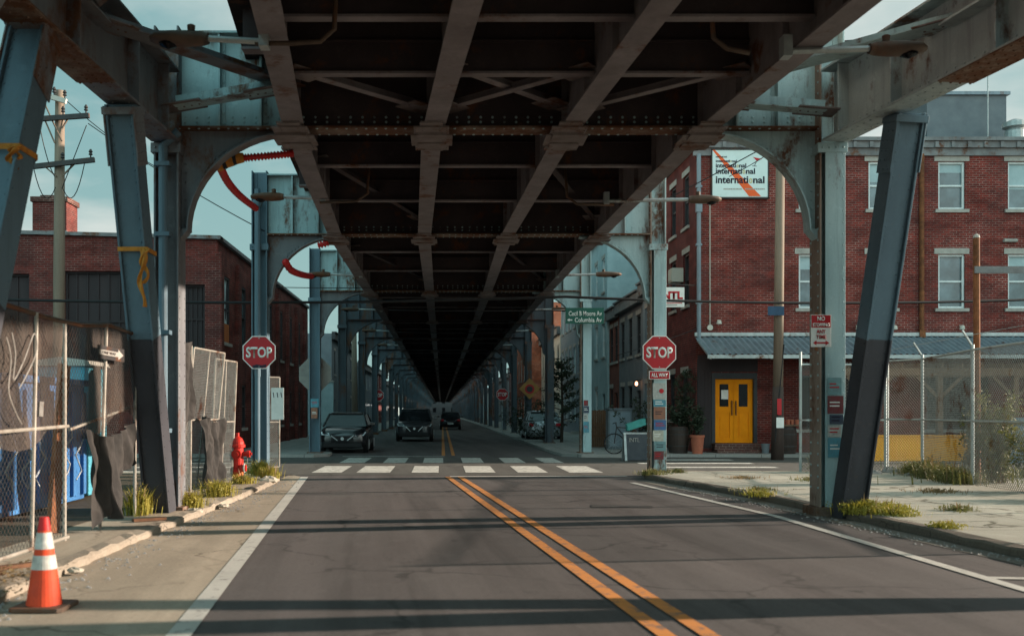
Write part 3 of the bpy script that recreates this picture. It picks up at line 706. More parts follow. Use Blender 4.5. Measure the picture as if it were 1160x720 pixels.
# ------------------------------------------------------------------ buildings
def facade(mb, o, u, inw, u0, u1, z0, z1, ops, depth=.16, mi=0, rmi=None):
    o = Vector(o); u = Vector(u); inw = Vector(inw); rmi = mi if rmi is None else rmi
    us = sorted({u0, u1, *[max(u0, min(u1, a)) for p in ops for a in p[:2]]}); zs = sorted({z0, z1, *[max(z0, min(z1, a)) for p in ops for a in p[2:4]]})
    P = lambda a, z, d=0: o+u*a+inw*d+Vector((0, 0, z))
    flip = u.cross(Vector((0, 0, 1))).dot(-inw) < 0
    def quad(vs, k): mb.add(vs, [(0, 1, 2, 3)] if not flip else [(3, 2, 1, 0)], k)
    for a, b in zip(us, us[1:]):
        for c, d in zip(zs, zs[1:]):
            m_, n_ = (a+b)/2, (c+d)/2
            if any(p[0] < m_ < p[1] and p[2] < n_ < p[3] for p in ops): continue
            quad([P(a, c), P(b, c), P(b, d), P(a, d)], mi)
    for a, b, c, d in [p[:4] for p in ops]:
        quad([P(a, c), P(a, c, depth), P(a, d, depth), P(a, d)], rmi); quad([P(b, c, depth), P(b, c), P(b, d), P(b, d, depth)], rmi)
        quad([P(a, d), P(a, d, depth), P(b, d, depth), P(b, d)], rmi); quad([P(a, c, depth), P(a, c), P(b, c), P(b, c, depth)], rmi)

def window(parent, o, u, inw, a, b, c, d, frame='winframe', pane='glass', lintel=True, sill=True, bars=(1, 0), fw=.07, depth=.14, blind=None):
    o = Vector(o); u = Vector(u); inw = Vector(inw); up = Vector((0, 0, 1))
    P = lambda s, z, k=0: o+u*s+inw*k+up*z
    m = MB()
    for z in (c+fw/2, d-fw/2): m.bar(P(a, z, depth-.04), P(b, z, depth-.04), .08, fw)
    for s in (a+fw/2, b-fw/2): m.bar(P(s, c+fw, depth-.04), P(s, d-fw, depth-.04), .08, fw, u)
    for k in range(bars[0]): z = c+(d-c)*(k+1)/(bars[0]+1); m.bar(P(a+fw, z, depth-.03), P(b-fw, z, depth-.03), .05, .06)
    for k in range(bars[1]): s = a+(b-a)*(k+1)/(bars[1]+1); m.bar(P(s, c+fw, depth-.025), P(s, d-fw, depth-.025), .04, .045, u)
    w = m.build('window', M[frame], parent)
    m = MB(); m.bar(P(a+.02, (c+d)/2, depth+.01), P(b-.02, (c+d)/2, depth+.01), .02, d-c-.04); m.build('pane', M[pane], w)
    if blind:
        m = MB(); m.bar(P(a+fw, d-(d-c)*blind/2, depth-.005), P(b-fw, d-(d-c)*blind/2, depth-.005), .006, (d-c)*blind-.1); m.build('blind', M['stucco_t'], w)
    if lintel: m = MB(); m.bar(P(a-.14, d+.11, .05), P(b+.14, d+.11, .05), .14, .20); m.build('lintel', M['stone'], w)
    if sill: m = MB(); m.bar(P(a-.12, c-.06, .03), P(b+.12, c-.06, .03), .20, .11); m.build('sill', M['stone'], w)
    return w

# --- corner building on the right
BX, BD, BZ = 8.77, 35.0, 10.75
B = thing('corner_building', 'three storey red brick corner building with yellow double doors and metal awning', 'building', (BX, BD, 0))
def bx(px): return (px-CX)/F*BD
def bz(py): return H-(py-CY)/F*BD
cols = [bx(920), bx(999), bx(1078), bx(1157), bx(1236), bx(1315)]
ops = []
for x in cols:
    ops += [(x-.46, x+.46, bz(237), bz(183)), (x-.46, x+.46, bz(349), bz(288))]
dx0, dx1 = bx(810), bx(853.5)
ops += [(dx0-.12, dx1+.12, .42, bz(422))]
ops += [(bx(905), bx(965), .9, 2.75), (bx(1050), bx(1120), .9, 2.75)]
m = MB(); facade(m, (0, BD, 0), (1, 0, 0), (0, 1, 0), BX, BX+34, 0, BZ, ops, .2)
sideops = [(y-.42, y+.42, z, z+1.85) for y in (36.4, 38.4) for z in (2.0+3.3, 2.0+6.1)] + [(y-.42, y+.42, 1.2, 2.9) for y in (36.6, 38.6)]
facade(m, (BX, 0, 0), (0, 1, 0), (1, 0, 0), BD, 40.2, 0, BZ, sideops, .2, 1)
m.add([(BX, 40.2, 0), (BX+34, 40.2, 0), (BX+34, 40.2, BZ), (BX, 40.2, BZ), (BX+34, BD, 0), (BX+34, BD, BZ)], [(1, 0, 3, 2), (4, 1, 2, 5)], 0)
wall = m.build('wall', [M['brick'], M['brick_side']], B)
for i, x in enumerate(cols):
    window(B, (0, BD, 0), (1, 0, 0), (0, 1, 0), x-.46, x+.46, bz(237), bz(183), pane='glass_b', blind=[.0, .45, .25, .6, .9, .3][i])
    window(B, (0, BD, 0), (1, 0, 0), (0, 1, 0), x-.46, x+.46, bz(349), bz(288), pane='glass_b', blind=[.3, .5, .0, .35, .15, .3][i])
for a, b, c, d in ops[13:]:
    window(B, (0, BD, 0), (1, 0, 0), (0, 1, 0), a, b, c, d, 'darkframe', 'glass_d', lintel=False, bars=(0, 2))
for a, b, c, d in sideops:
    w_ = window(B, (BX, 0, 0), (0, 1, 0), (1, 0, 0), a, b, c, d, 'darkframe', 'glass')
m = MB(); m.box(BX+.05, BX+34, BD+.05, 40.2, BZ-.25, BZ-.12); roof = m.build('roof', M['roof'], B)
m = MB()
m.box(BX-.28, BX+34, BD-.30, BD-.002, BZ+.02, BZ+.14); m.box(BX-.2, BX+34, BD-.20, BD-.003, BZ-.2, BZ+.018); m.box(BX-.1, BX+34, BD-.1, BD-.004, BZ-.45, BZ-.202)
m.box(BX-.28, BX-.002, BD-.001, 40.2, BZ+.02, BZ+.14); m.box(BX-.2, BX-.003, BD-.001, 40.2, BZ-.2, BZ+.018); m.box(BX-.004, BX+34, BD, BD+.3, BZ+.001, BZ+.12)
for k in range(60): x = BX+.3+k*.56; m.box(x, x+.12, BD-.26, BD-.201, BZ-.2, BZ+.0)
m.build('cornice', M['cornice'], B)
# door, surround, steps
m = MB(); m.box(dx0-.12, dx0, BD-.03, BD+.19, .42, bz(422)); m.box(dx1, dx1+.12, BD-.03, BD+.19, .42, bz(422)); m.box(dx0, dx1, BD-.03, BD+.19, bz(429), bz(422))
fr = m.build('door_surround', M['darkframe'], B)
mid = (dx0+dx1)/2
for a, b, s in ((dx0+.005, mid-.006, 1), (mid+.006, dx1-.005, -1)):
    m = MB(); zt = bz(429)-.005; zb = .425
    facade(m, (0, BD+.08, 0), (1, 0, 0), (0, 1, 0), a, b, zb, zt, [(a+.17, b-.17, zb+1.25, zt-.17), (a+.13, b-.13, zb+.16, zb+1.05)], .03)
    m.box(a+.13, b-.13, BD+.105, BD+.13, zb+.16, zb+1.05); m.box(a+.19, b-.19, BD+.09, BD+.106, zb+.22, zb+.99)
    m.box(a, b, BD+.131, BD+.15, zb, zt)
    d_ = m.build('door', M['yellow'], B)
    MB().box(a+.17, b-.17, BD+.1, BD+.128, zb+1.25, zt-.17).build('pane', M['glass_d'], d_)
    hx = mid-s*.07
    m = MB(); m.bar((hx, BD+.03, zb+.95), (hx, BD+.03, zb+1.45), .025, .03, (1, 0, 0)); m.box(hx-.01, hx+.01, BD+.03, BD+.081, zb+1.0, zb+1.03); m.box(hx-.01, hx+.01, BD+.03, BD+.081, zb+1.37, zb+1.4)
    m.build('handle', M['black'], d_)
m = MB(); m.box(dx0-.62, dx0-.125, BD-.02, BD-.003, .25, 3.3); m.box(dx0-.6, dx1+.14, BD-.025, BD-.004, bz(421), 3.45)
for k in range(4): m.box(dx0-.60+.12*k, dx0-.50+.12*k, BD-.03, BD-.0205, .3, 3.25)
m.build('shopfront_panel', M['boarded'], B)
MB().box(dx0+.24, dx0+.48, BD+.088, BD+.0985, 1.93, 2.25).build('notice', M['signwhite'], fr)
m = MB(); m.box(dx0-.1, dx1+.12, BD-.38, BD+.19, .22, .418); m.box(dx0-.12, dx1+.5, BD-.78, BD-.02, .05, .218); m.build('step', M['brick_d'], B)
# awning with corrugation and rafters
m = MB(); xa, xb = bx(790)-.1, bx(790)+28
def awn(t, s):
    x = xa+(xb-xa)*t; return (x, BD-.02-1.75*s, bz(381)-(bz(381)-3.38)*s+.022*math.sin(x*2*math.pi/.2))
m.sheet(awn, 1120, 1); aw = m.build('awning', M['awning'], B, solid=.006)
m = MB()
m.box(xa-.02, xb, BD-1.83, BD-1.78, 3.24, 3.36); m.box(xa-.01, xb, BD-.12, BD-.004, bz(381)+.01, bz(381)+.13)
for k in range(15):
    x = xa+.1+k*2.0; m.bar((x, BD-.06, bz(381)-.12), (x, BD-1.76, 3.26), .06, .1)
m.build('awning_frame', M['galv'], aw)
# downpipes, wall lamps, cable, wall-mounted AC
m = MB(); xp = bx(790)+.03; m.tube([(xp, BD-.08, BZ-.4), (xp, BD-.08, 3.9)], .075, 10)
for z in (9.2, 7.2, 5.2): m.box(xp-.1, xp+.1, BD-.15, BD-.004, z, z+.07)
m.box(xp-.1, xp+.1, BD-.17, BD-.01, 8.35, 8.9)
m.build('downpipe', M['stucco_b'], B)
m = MB(); xp = bx(1043); m.tube([(xp, BD-.08, BZ-.4), (xp, BD-.08, 4.2)], .08, 10); m.box(xp-.1, xp+.1, BD-.16, BD-.003, 4.05, 4.3); m.build('downpipe', M['rust'], B)
m = MB(); xp = bx(804); m.tube([(xp, BD-.03, bz(228)), (xp, BD-.03, bz(370))], .016, 6); m.lathe([(.1, 0), (.1, .05)], 12, (xp, BD-.06, bz(371)), axis='y'); m.build('conduit', M['stucco_w'], B)
for px, py in ((813, 366), (1011, 372), (1087, 372), (970, 372)):
    m = MB(); x, z = bx(px), bz(py); m.lathe([(.03, 0), (.09, .02), (.07, .14), (.03, .16)], 12, (x, BD-.18, z-.06)); m.bar((x, BD-.14, z+.06), (x, BD-.004, z+.1), .03, .03); m.build('wall_lamp', M['stucco_w'], B)
m = MB(); m.tube([(bx(1135), BD-.12, bz(273)), (bx(1150), BD-.1, bz(273)), (bx(1150), BD-.01, bz(273))], .06, 8); m.build('vent_pipe', M['stone'], B)
m = MB(); m.box(BX-.42, BX-.01, 36.75, 37.35, 6.2, 6.7); m.box(BX-.44, BX-.421, 36.8, 37.3, 6.25, 6.65); m.build('air_conditioner', M['stucco_w'], B)
# pale stains / patched putty marks
# rooftop structure
RB = thing('rooftop_shed', 'grey rendered rooftop block set back above the brick corner building', 'roof structure', (20, 38, BZ))
m = MB(); rz = H+(CY-108)/F*37.5; m.box(bx(1050)*37.5/35, bx(1140)*37.5/35, 37.5, 39.9, BZ-.13, rz); m.build('wall', M['stucco_g'], RB)
m = MB(); m.box(bx(1050)*37.5/35-.1, bx(1140)*37.5/35+.1, 37.4, 40.0, rz+.002, rz+.12); m.build('roof_edge', M['awning'], RB)
AC = thing('roof_vent', 'round metal vent unit on the brick building roof at right edge', 'roof vent', (21, 37, BZ))
m = MB(); p = at(1150, 150, 36.5); m.lathe([(.35, -1.0), (.35, -.1), (.28, 0), (.42, .05), (.42, .22), (.1, .35)], 16, (p.x, p.y, BZ+.9)); m.build('vent_body', M['galv'], AC)
m = MB(); p = at(1119, 100, 37.2); m.tube([(p.x, p.y, BZ-.1), (p.x, p.y, p.z+1.0)], .025, 6); AN = m.build('roof_antenna', M['galv']); tag(AN, 'thin antenna mast rising behind the grey rooftop block', 'antenna')

# --- International billboard on the corner building
S = thing('wall_sign', 'pale wall sign repeating the word international with orange diagonal stripe', 'sign', (bx(837), BD-.1, bz(224)))
x0, x1, z0, z1 = bx(806), bx(868.5), bz(224), bz(171)
MB().box(x0, x1, BD-.12, BD-.005, z0, z1).build('panel', M['billboard'], S, bevel=.01)
m = MB(); m.box(x0-.03, x1+.03, BD-.13, BD-.004, z0-.05, z0-.002); m.box(x0-.03, x1+.03, BD-.13, BD-.004, z1+.002, z1+.04); m.box(x0-.035, x0-.002, BD-.13, BD-.004, z0-.05, z1+.04); m.box(x1+.002, x1+.035, BD-.13, BD-.004, z0-.05, z1+.04)
m.build('sign_frame', M['darkmetal'], S)
W_, H_ = x1-x0, z1-z0
def sp(u, v): return (x0+W_*u, z1-H_*v)
m = MB(); m.prism([sp(.0, .0), sp(.045, .0), sp(.88, .985), sp(.66, .985)], BD-.1235, BD-.1205); m.build('stripe', M['orange'], S)
for v, hgt, wid, fs in ((.145, .035, .20, 1), (.235, .055, .38, 1), (.33, .09, .55, 1), (.45, .12, .71, 1), (.635, .15, .88, 1)):
    xl, zc = sp(.06, v); wt = W_*wid
    # dark letters with a pale o
    text('internati', 'lettering', M['navy'], S, (xl, BD-.127, zc), w=wt*.665, h=H_*hgt, bold=.025, align='LEFT')
    text('o', 'lettering', M['palegold'], S, (xl+wt*.715, BD-.127, zc-H_*hgt*.12), w=wt*.07, h=H_*hgt*.72, bold=.02)
    text('nal', 'lettering', M['navy'], S, (xl+wt*.765, BD-.127, zc), w=wt*.235, h=H_*hgt, bold=.025, align='LEFT')
m = MB(); a = sp(.73, .15); b = sp(.90, .19); c = sp(.80, .235); m.prism([a, b, c], BD-.1235, BD-.1205); m.build('glass_emblem', M['signred'], S)
m = MB(); p0 = sp(.80, .235); p1 = sp(.76, .33); m.bar((p0[0], BD-.122, p0[1]), (p1[0], BD-.122, p1[1]), .004, .02, (1, 0, 0)); q0 = sp(.72, .335); q1 = sp(.80, .345); m.bar((q0[0], BD-.122, q0[1]), (q1[0], BD-.122, q1[1]), .004, .02); m.build('glass_stem', M['navy'], S)
m = MB(); rnd = random.Random(4); u = .2
while u < .93:
    w = rnd.uniform(.018, .034)
    if not .52 < u < .58: a = sp(u, .845); b = sp(u+w*.75, .815); m.box(a[0], b[0], BD-.1245, BD-.1205, a[1], b[1])
    u += w
m.build('fine_print', M['stone'], S)
# --- projecting INTL sign
S = thing('blade_sign', 'white projecting INTL sign with red letters on the brick corner', 'sign', (bx(764), 34.6, bz(348)))
D_ = 34.6; a = at(745, 348, D_); b = at(775, 325.5, D_)
MB().box(a.x, b.x, D_-.05, D_+.05, a.z, b.z).build('panel', M['signwhite'], S, bevel=.01)
text('INTL', 'lettering', M['signred'], S, ((a.x+b.x)/2, D_-.055, b.z-.27), w=(b.x-a.x)*.88, h=.27, bold=.05)
for k, z in enumerate((.43, .52)): MB().box(a.x+.08, b.x-.08, D_-.056, D_-.0505, b.z-z-.03, b.z-z).build('red_rule', M['signred'], S)
MB().box(a.x+.15, b.x-.25, D_-.056, D_-.0505, b.z-.62, b.z-.58).build('grey_rule', M['stone'], S)
m = MB(); m.bar((b.x-.6, D_, b.z+.12), (BX+.05, D_+.42, b.z+.12), .03, .03); m.bar((b.x-.5, D_, b.z), (b.x-.5, D_, b.z+.12), .02, .02); m.build('bracket', M['darkmetal'], S)

# --- row of houses
def row_house(name, label, side, X, D0, D1, ht, mat, storeys, nwin, frame='darkframe', pane='glass', doorm='darkframe', ground=None, corn='cornice', lint=True, deep=8):
    t = thing(name, label, 'house', (X, (D0+D1)/2, 0)); inw = (1, 0, 0) if side > 0 else (-1, 0, 0)
    L = D1-D0; ops = []; sh = ht/storeys*.93; ws = L/nwin
    for s in range(storeys):
        for k in range(nwin):
            c = D0+ws*(k+.5); zb = .95+s*sh
            if s == 0 and k == 0: ops.append((c-.5, c+.5, .12, 2.45, 'd'))
            else: ops.append((c-min(.45, ws*.3), c+min(.45, ws*.3), zb, zb+min(1.75, sh*.58), 'w'))
    m = MB(); facade(m, (X, 0, 0), (0, 1, 0), inw, D0, D1, 0, ht, ops, .18)
    back = X+deep*side
    m.add([(X, D0, 0), (back, D0, 0), (back, D0, ht), (X, D0, ht), (X, D1, 0), (back, D1, 0), (back, D1, ht), (X, D1, ht)], [(0, 1, 2, 3), (5, 4, 7, 6), (1, 5, 6, 2), (3, 2, 6, 7)])
    w = m.build('wall', M[mat], t)
    if ground:
        MB().box(*sorted((X-.03*side, X-.003*side)), D0+.02, D1-.02, .1, .9).build('dado', M[ground], t)
    m = MB(); m.box(*sorted((X-.25*side, X-.003*side)), D0+.01, D1-.01, ht-.42, ht+.06); m.box(*sorted((X-.34*side, X-.003*side)), D0+.01, D1-.01, ht+.062, ht+.14); m.build('cornice', M[corn], t)
    for a, b, c, d, k in ops:
        if k == 'd':
            dd = MB().box(*sorted((X+.1*side, X+.16*side)), a, b, c, d).build('door', M[doorm], t)
            MB().box(*sorted((X+.085*side, X+.099*side)), a+.2, b-.2, c+1.3, d-.2).build('pane', M['glass_d'], dd)
            MB().box(*sorted((X-.5*side, X-.002*side)), a-.1, b+.1, .08, .26).build('step', M['stone'], t)
        else: window(t, (X, 0, 0), (0, 1, 0), inw, a, b, c, d, frame, pane, lintel=lint, depth=.12)
    return t
RX = 8.77
row_house('row_house', 'narrow dark grey row house right behind the brick corner building', 1, RX, 40.25, 44.2, 6.9, 'stucco_b', 2, 2, 'stucco_b', 'glass_d', deep=2.4)
row_house('row_house', 'blue grey row house with a small lit wall lamp by its door', 1, RX+.02, 44.25, 50.2, 6.7, 'stucco_g', 2, 3, deep=2.4)
row_house('row_house', 'narrow painted brick red row house before the pale teal building', 1, RX, 50.25, 53.0, 6.6, 'stucco_o', 2, 2, deep=2.4)
row_house('row_house', 'tall pale teal row house with white framed windows', 1, RX-.1, 53.05, 63.0, 11.2, 'stucco_t', 3, 4, 'winframe', 'glass_b', ground='stucco_b')
row_house('row_house', 'blue grey sided house past the pale teal one', 1, RX-.05, 63.05, 74.0, 9.8, 'stucco_b', 3, 5, 'winframe', 'glass_b')
row_house('row_house', 'off white plastered house beside the small street tree', 1, RX-.1, 74.05, 88, 7.6, 'stucco_w', 2, 5)
row_house('row_house', 'orange brick house with low white shopfront', 1, RX-1.2, 88.05, 104, 11, 'brick_c', 3, 5, 'winframe', 'glass', ground='stucco_w')
for i, (a, b, h, mt, lb) in enumerate([(104.1, 122, 6.5, 'brick_side', 'maroon brick house beyond the orange brick house'), (122.1, 145, 6.0, 'stucco_g', 'grey rendered block far down the right side'),
                                      (145.1, 175, 6.4, 'brick_d', 'brown brick block far down the right side'), (175.1, 440, 5.2, 'stucco_t', 'pale teal block closing the right side of the street')]):
    row_house('row_house', lb, 1, RX-.6, a, b, h, mt, 2, 6, 'winframe', 'glass')
T = thing('distant_block', 'dark block at the far end of the street under the viaduct', 'building', (0, 445, 0))
m = MB(); fo_ = [(x-.7, x+.7, z, z+2) for x in range(-27, 28, 4) for z in (1.2, 5, 8.6)]
facade(m, (0, 445, 0), (1, 0, 0), (0, 1, 0), -30, 30, 0, 12, fo_, .3); m.box(-30, 30, 445.31, 462, 0, 11.9); m.build('wall', M['roof'], T)
m = MB()
for a, b, c, d in fo_: m.box(a, b, 445.27, 445.305, c, d)
m.build('window', M['glass_d'], T)
# pale fire escape seen through the second arch
row_house('apartment_block', 'tall grey block rising behind the low row houses', 1, 11.4, 48, 70, 14.5, 'stucco_g', 4, 6, 'winframe', 'glass_b')
T = thing('fire_escape', 'white metal fire escape balcony on the tall grey block', 'fire escape', (11, 60, 8.8))
m = MB()
for k in range(6):
    y0 = 55+k*2.0
    for z in (9.2, 10.2): m.bar((10.75, y0, z), (10.75, y0+1.95, z), .09, .10)
    for q_ in (0, .95): m.bar((10.75, y0+q_, 9.2), (10.75, y0+q_, 10.2), .08, .09, (0, 1, 0))
    m.bar((10.75, y0, 9.2), (11.38, y0, 9.2), .07, .07)
m.build('railing', M['signwhite'], T)
MB().box(10.72, 11.38, 55, 67, 9.02, 9.1).build('landing', M['winframe'], T)
# small lit lamp
T = thing('door_lamp', 'small glowing warm lamp on the blue grey row house', 'lamp', (8.7, 44.6, 2.6)); p = at(725, 434, 43.9)
m = MB(); m.lathe([(.03, -.08), (.06, -.05), (.06, .06), (.03, .1)], 12, (RX-.2, 44.6, p.z)); m.build('lamp_glass', M['lampglow'], T)
m = MB(); m.bar((RX-.2, 44.6, p.z+.18), (RX-.001, 44.6, p.z+.18), .04, .04); m.lathe([(.1, .101), (.02, .18)], 12, (RX-.2, 44.6, p.z)); m.build('bracket', M['darkmetal'], T)

# --- brick warehouse on the left
LX, LD = -7.5, 34.0
W = thing('brick_warehouse', 'long two storey maroon brick warehouse with boarded windows', 'building', (LX, LD, 0))
def lx(px): return (px-CX)/F*LD
def lz(py): return H-(py-CY)/F*LD
ztop = lz(272)
fo = [(lx(-60), lx(33), lz(420), lz(310)), (lx(73), lx(146), lz(420), lz(307)), (lx(200), lx(232), lz(400), lz(322)), (lx(-220), lx(-120), lz(420), lz(310))]
so = []
for k in range(7):
    y = 35.25+k*3.0; so.append((y-.75, y+.75, 3.9, 6.2))
    so.append((y-.65, y+.65, .9, 2.5))
m = MB(); facade(m, (0, LD, 0), (1, 0, 0), (0, 1, 0), -36, LX, 0, ztop, fo, .25)
facade(m, (LX, 0, 0), (0, 1, 0), (-1, 0, 0), LD, 57, 0, ztop, so, .25)
m.add([(-36, LD, ztop), (LX, LD, ztop), (LX, LD, ztop+.02), (-36, LD, ztop+.75)], [(0, 1, 2, 3)])          # parapet rises to the left
m.add([(-36, 57, 0), (LX, 57, 0), (LX, 57, ztop), (-36, 57, ztop)], [(1, 0, 3, 2)])
for k in range(8):
    y = LD+.2+k*3.0; m.box(LX+.001, LX+.14, y-.22, y+.22, 0, ztop-.4)
m.build('wall', M['brick_l'], W)
MB().box(-36, LX-.02, LD+.02, 57, ztop-.3, ztop-.2).build('roof', M['roof'], W)
m = MB(); m.box(LX-.3, LX+.12, LD-.02, 57, ztop+.021, ztop+.14); m.add([(-36, LD-.12, ztop+.752), (LX+.12, LD-.12, ztop+.022), (LX+.12, LD+.3, ztop+.022), (-36, LD+.3, ztop+.752), (-36, LD-.12, ztop+.87), (LX+.12, LD-.12, ztop+.141), (LX+.12, LD+.3, ztop+.141), (-36, LD+.3, ztop+.87)], [(0, 1, 5, 4), (4, 5, 6, 7), (0, 3, 2, 1), (2, 3, 7, 6), (1, 2, 6, 5)])
m.build('coping', M['cornice'], W)
for a, b, c, d in fo:
    window(W, (0, LD, 0), (1, 0, 0), (0, 1, 0), a, b, c, d, 'boarded', 'boarded', lintel=False, sill=False, bars=(1, 5), depth=.2)
for k, (a, b, c, d) in enumerate(so):
    window(W, (LX, 0, 0), (0, 1, 0), (-1, 0, 0), a, b, c, d, 'darkframe', 'poster' if c > 2 and k in (0, 4, 8, 10) else 'glass_b' if c > 2 else 'boarded', lintel=False, bars=(1, 1), depth=.1)
m = MB(); y = 35.25
for k in range(2):
    yy = y-.5+k*.5; m.prism([(yy, 4.75), (yy+.14, 4.65), (yy+.34, 5.8), (yy+.18, 6.0)], LX-.012, LX-.004, 'yz')
m.build('painted_strokes', M['navy'], W)
MB().box(LX-.03, LX-.001, y-.6, y+.6, 3.92, 4.55).build('orange_panel', M['orange_board'], W)
T = thing('brick_chimney', 'square brick chimney on the warehouse roof beside utility pole', 'chimney', (-14, 37, ztop)); a = at(43, 256, 37); b = at(81, 226, 37)
MB().box(a.x, b.x, 36.5, 37.6, ztop-.25, b.z-.18).build('shaft', M['brick_l'], T)
m = MB(); m.box(a.x-.06, b.x+.06, 36.44, 37.66, b.z-.178, b.z); m.box(a.x+.2, b.x-.2, 36.7, 37.4, b.z+.002, b.z+.1); m.build('cap', M['brick_d'], T)
MB().box(a.x-.03, b.x+.03, 36.47, 37.63, ztop+.3, ztop+.75).build('flashing', M['galv'], T)

# --- left far side
T = thing('yard_wall', 'pale rendered yard wall beyond the brick warehouse', 'wall', (-7, 66, 0))
MB().box(-14, -6.6, 62, 62.25, 0, 3.3).build('wall_face', M['stucco_t'], T); MB().box(-14.05, -6.55, 61.95, 62.3, 3.302, 3.4).build('coping', M['stone'], T)
row_house('row_house', 'grey rendered house with dark roof edge past the yard wall', -1, -8.0, 74, 92, 7.2, 'stucco_g', 2, 4, corn='roof')
for a, b, h, mt, lb in [(92.1, 115, 6, 'stucco_b', 'blue grey house far down the left side'), (115.1, 140, 6.4, 'brick_side', 'maroon brick block far down the left side'), (140.1, 180, 5.6, 'stucco_g', 'grey block far down the left side'), (180.1, 440, 5.2, 'stucco_t', 'pale block closing the left side of the street')]:
    row_house('row_house', lb, -1, -7.6, a, b, h, mt, 2, 5, 'winframe', 'glass')

# ------------------------------------------------------------------ utility poles and cables
T = thing('utility_pole', 'tall wooden utility pole with two crossarms before the brick warehouse', 'utility pole', (-9.8, 26, 0)); D_ = 26.0
p = at(67, 103, D_); m = MB(); m.tube([(p.x, D_, -.1), (p.x, D_, 5), (p.x+.02, D_, p.z)], [.17, .145, .115], 12); m.build('pole', M['wood'], T, smooth=True)
for (xa, ya, xb, yb, mt) in ((48, 107, 75, 115, 'stucco_w'), (42, 135, 101, 131, 'darkmetal'), (35, 189, 107, 181, 'darkmetal')):
    m = MB(); a = at(xa, ya, D_-.2); b = at(xb, yb, D_-.2); m.bar(a, b, .1, .12)
    n = 3
    arm = m.build('crossarm', M[mt], T)
    for k in range(3):
        q = a+(b-a)*(.06+.44*k); m2 = MB(); m2.lathe([(.02, .06), (.02, .12), (.055, .14), (.03, .19), (.055, .21), (.02, .28)], 10, q); m2.build('insulator', M['darkmetal'], arm)
for xa, ya, xb, yb in ((48, 112, 70, 160), (44, 120, 62, 162), (78, 133, 70, 146), (84, 186, 72, 198), (50, 188, 64, 200)): MB().bar(at(xa, ya, D_-.16), at(xb, yb, D_-.14), .03, .045, (0, 1, 0)).build('arm_brace', M['wood'], T)
m = MB()
def sag(a, b, s, n=10): a = Vector(a); b = Vector(b); return [a+(b-a)*(k/n)-Vector((0, 0, s*4*(k/n)*(1-k/n))) for k in range(n+1)]
m.tube(sag(at(98, 142, D_-.2), at(70, 214, D_-.2), -.0, 6), .012, 5); m.tube(sag(at(96, 184, D_-.3), at(72, 215, D_-.2), .5, 8), .012, 5); m.tube(sag(at(38, 190, D_-.3), at(63, 212, D_-.2), .5, 8), .012, 5); m.tube(sag(at(46, 148, D_-.3), at(62, 200, D_-.2), .15, 8), .012, 5)
m.build('jumper_wire', M['black'], T)
T = thing('utility_pole', 'bare wooden utility pole in front of the brick corner building', 'utility pole', (10.4, 31.5, 0)); D_ = 31.5
p = at(884, 186, D_); q = at(880.5, 524, D_); m = MB(); k = q+(p-q)*.255
m.tube([k, q+(p-q)*.6, p], [.155, .145, .135], 12); m.build('pole', M['wood'], T, smooth=True)
MB().tube([(q.x, D_, -.05), k-Vector((0, 0, .001))], [.2, .165], 12).build('pole_base', M['woodlow'], T, smooth=True)
MB().box(q.x-.1, q.x+.13, D_-.225, D_-.215, 1.0, 1.32).build('notice', M['signwhite'], T); MB().box(q.x-.07, q.x+.06, D_-.215, D_-.205, 1.4, 1.9).build('notice', M['signred'], T)
m = MB(); e = at(880, 352, D_-.2); m.box(e.x-.28, e.x+.22, D_-.22, D_-.2, e.z-.14, e.z+.14); m.build('name_plate', M['signblue'], T)
m = MB(); m.tube(sag(at(888, 390, D_-.1), at(878, 500, D_-.22), .0, 5), .02, 6); m.build('ground_wire', M['black'], T)
T = thing('utility_pole', 'distant wooden pole seen under the second left arch', 'utility pole', (-6, 60, 0)); D_ = 60
MB().tube([(-5.1, D_, -.1), (at(401, 360, D_).x, D_, at(401, 360, D_).z)], [.2, .14], 10).build('pole', M['wood'], T, smooth=True)
def cable(label, pts, r, name='overhead_cable'):
    o = MB().tube(pts, r, 6).build(name, M['black'], smooth=True); tag(o, label, 'cable', 'overhead cables'); return o
cable('thick black cable bundle strung level across the street past the first arches', sag(at(-40, 338, 24.6), at(640, 336, 24.6), .12, 14)+sag(at(640, 336, 24.6), at(1220, 337, 27), .15, 14)[1:], .035)
cable('thin wire from the crossarmed pole to the first left column', sag(at(100, 140, 25.8), at(300, 262, 23.4), .1, 8), .012)
cable('thin wire high across the left arch gap', sag(at(75, 114, 26), at(178, 190, 26), .1, 8), .012)
cable('thin level wire behind the second left arch', sag(at(300, 325, 33), at(480, 325, 33), .03, 8), .014)
cable('diagonal wire rising across the international sign', sag(at(690, 258, 33), at(905, 145, 30), .06, 10), .016)
cable('second diagonal wire crossing the international sign', sag(at(826, 200, 33.2), at(895, 158, 30.5), .05, 8), .012)
cable('low guy wire across the brick corner wall', sag(at(700, 402, 33), at(790, 372, 34.8), .03, 8), .012)
cable('level wire crossing the far end of the second bay', sag(at(440, 351, 31), at(640, 351, 31), .03, 8), .016)
cable('wire passing under the third bay', sag(at(450, 376, 40), at(590, 376, 40), .03, 8), .018)
for k, (y, z) in enumerate(((10.35, 7.6), (11.15, 8.1), (16.2, 7.2), (17.0, 7.5), (9.1, 7.0), (13.2, 7.9), (14.1, 8.4))):  # unseen cables added out of frame for their shadow lines on the road
    cable('unseen cable added high above the sidewalk to cast shadow lines', sag((gx(1, 12)+.2, y-.4, z), (30, y+1.2+.35*(k % 3), z+3.4), .3, 10), (.04, .05, .03, .035, .055, .02, .022)[k])

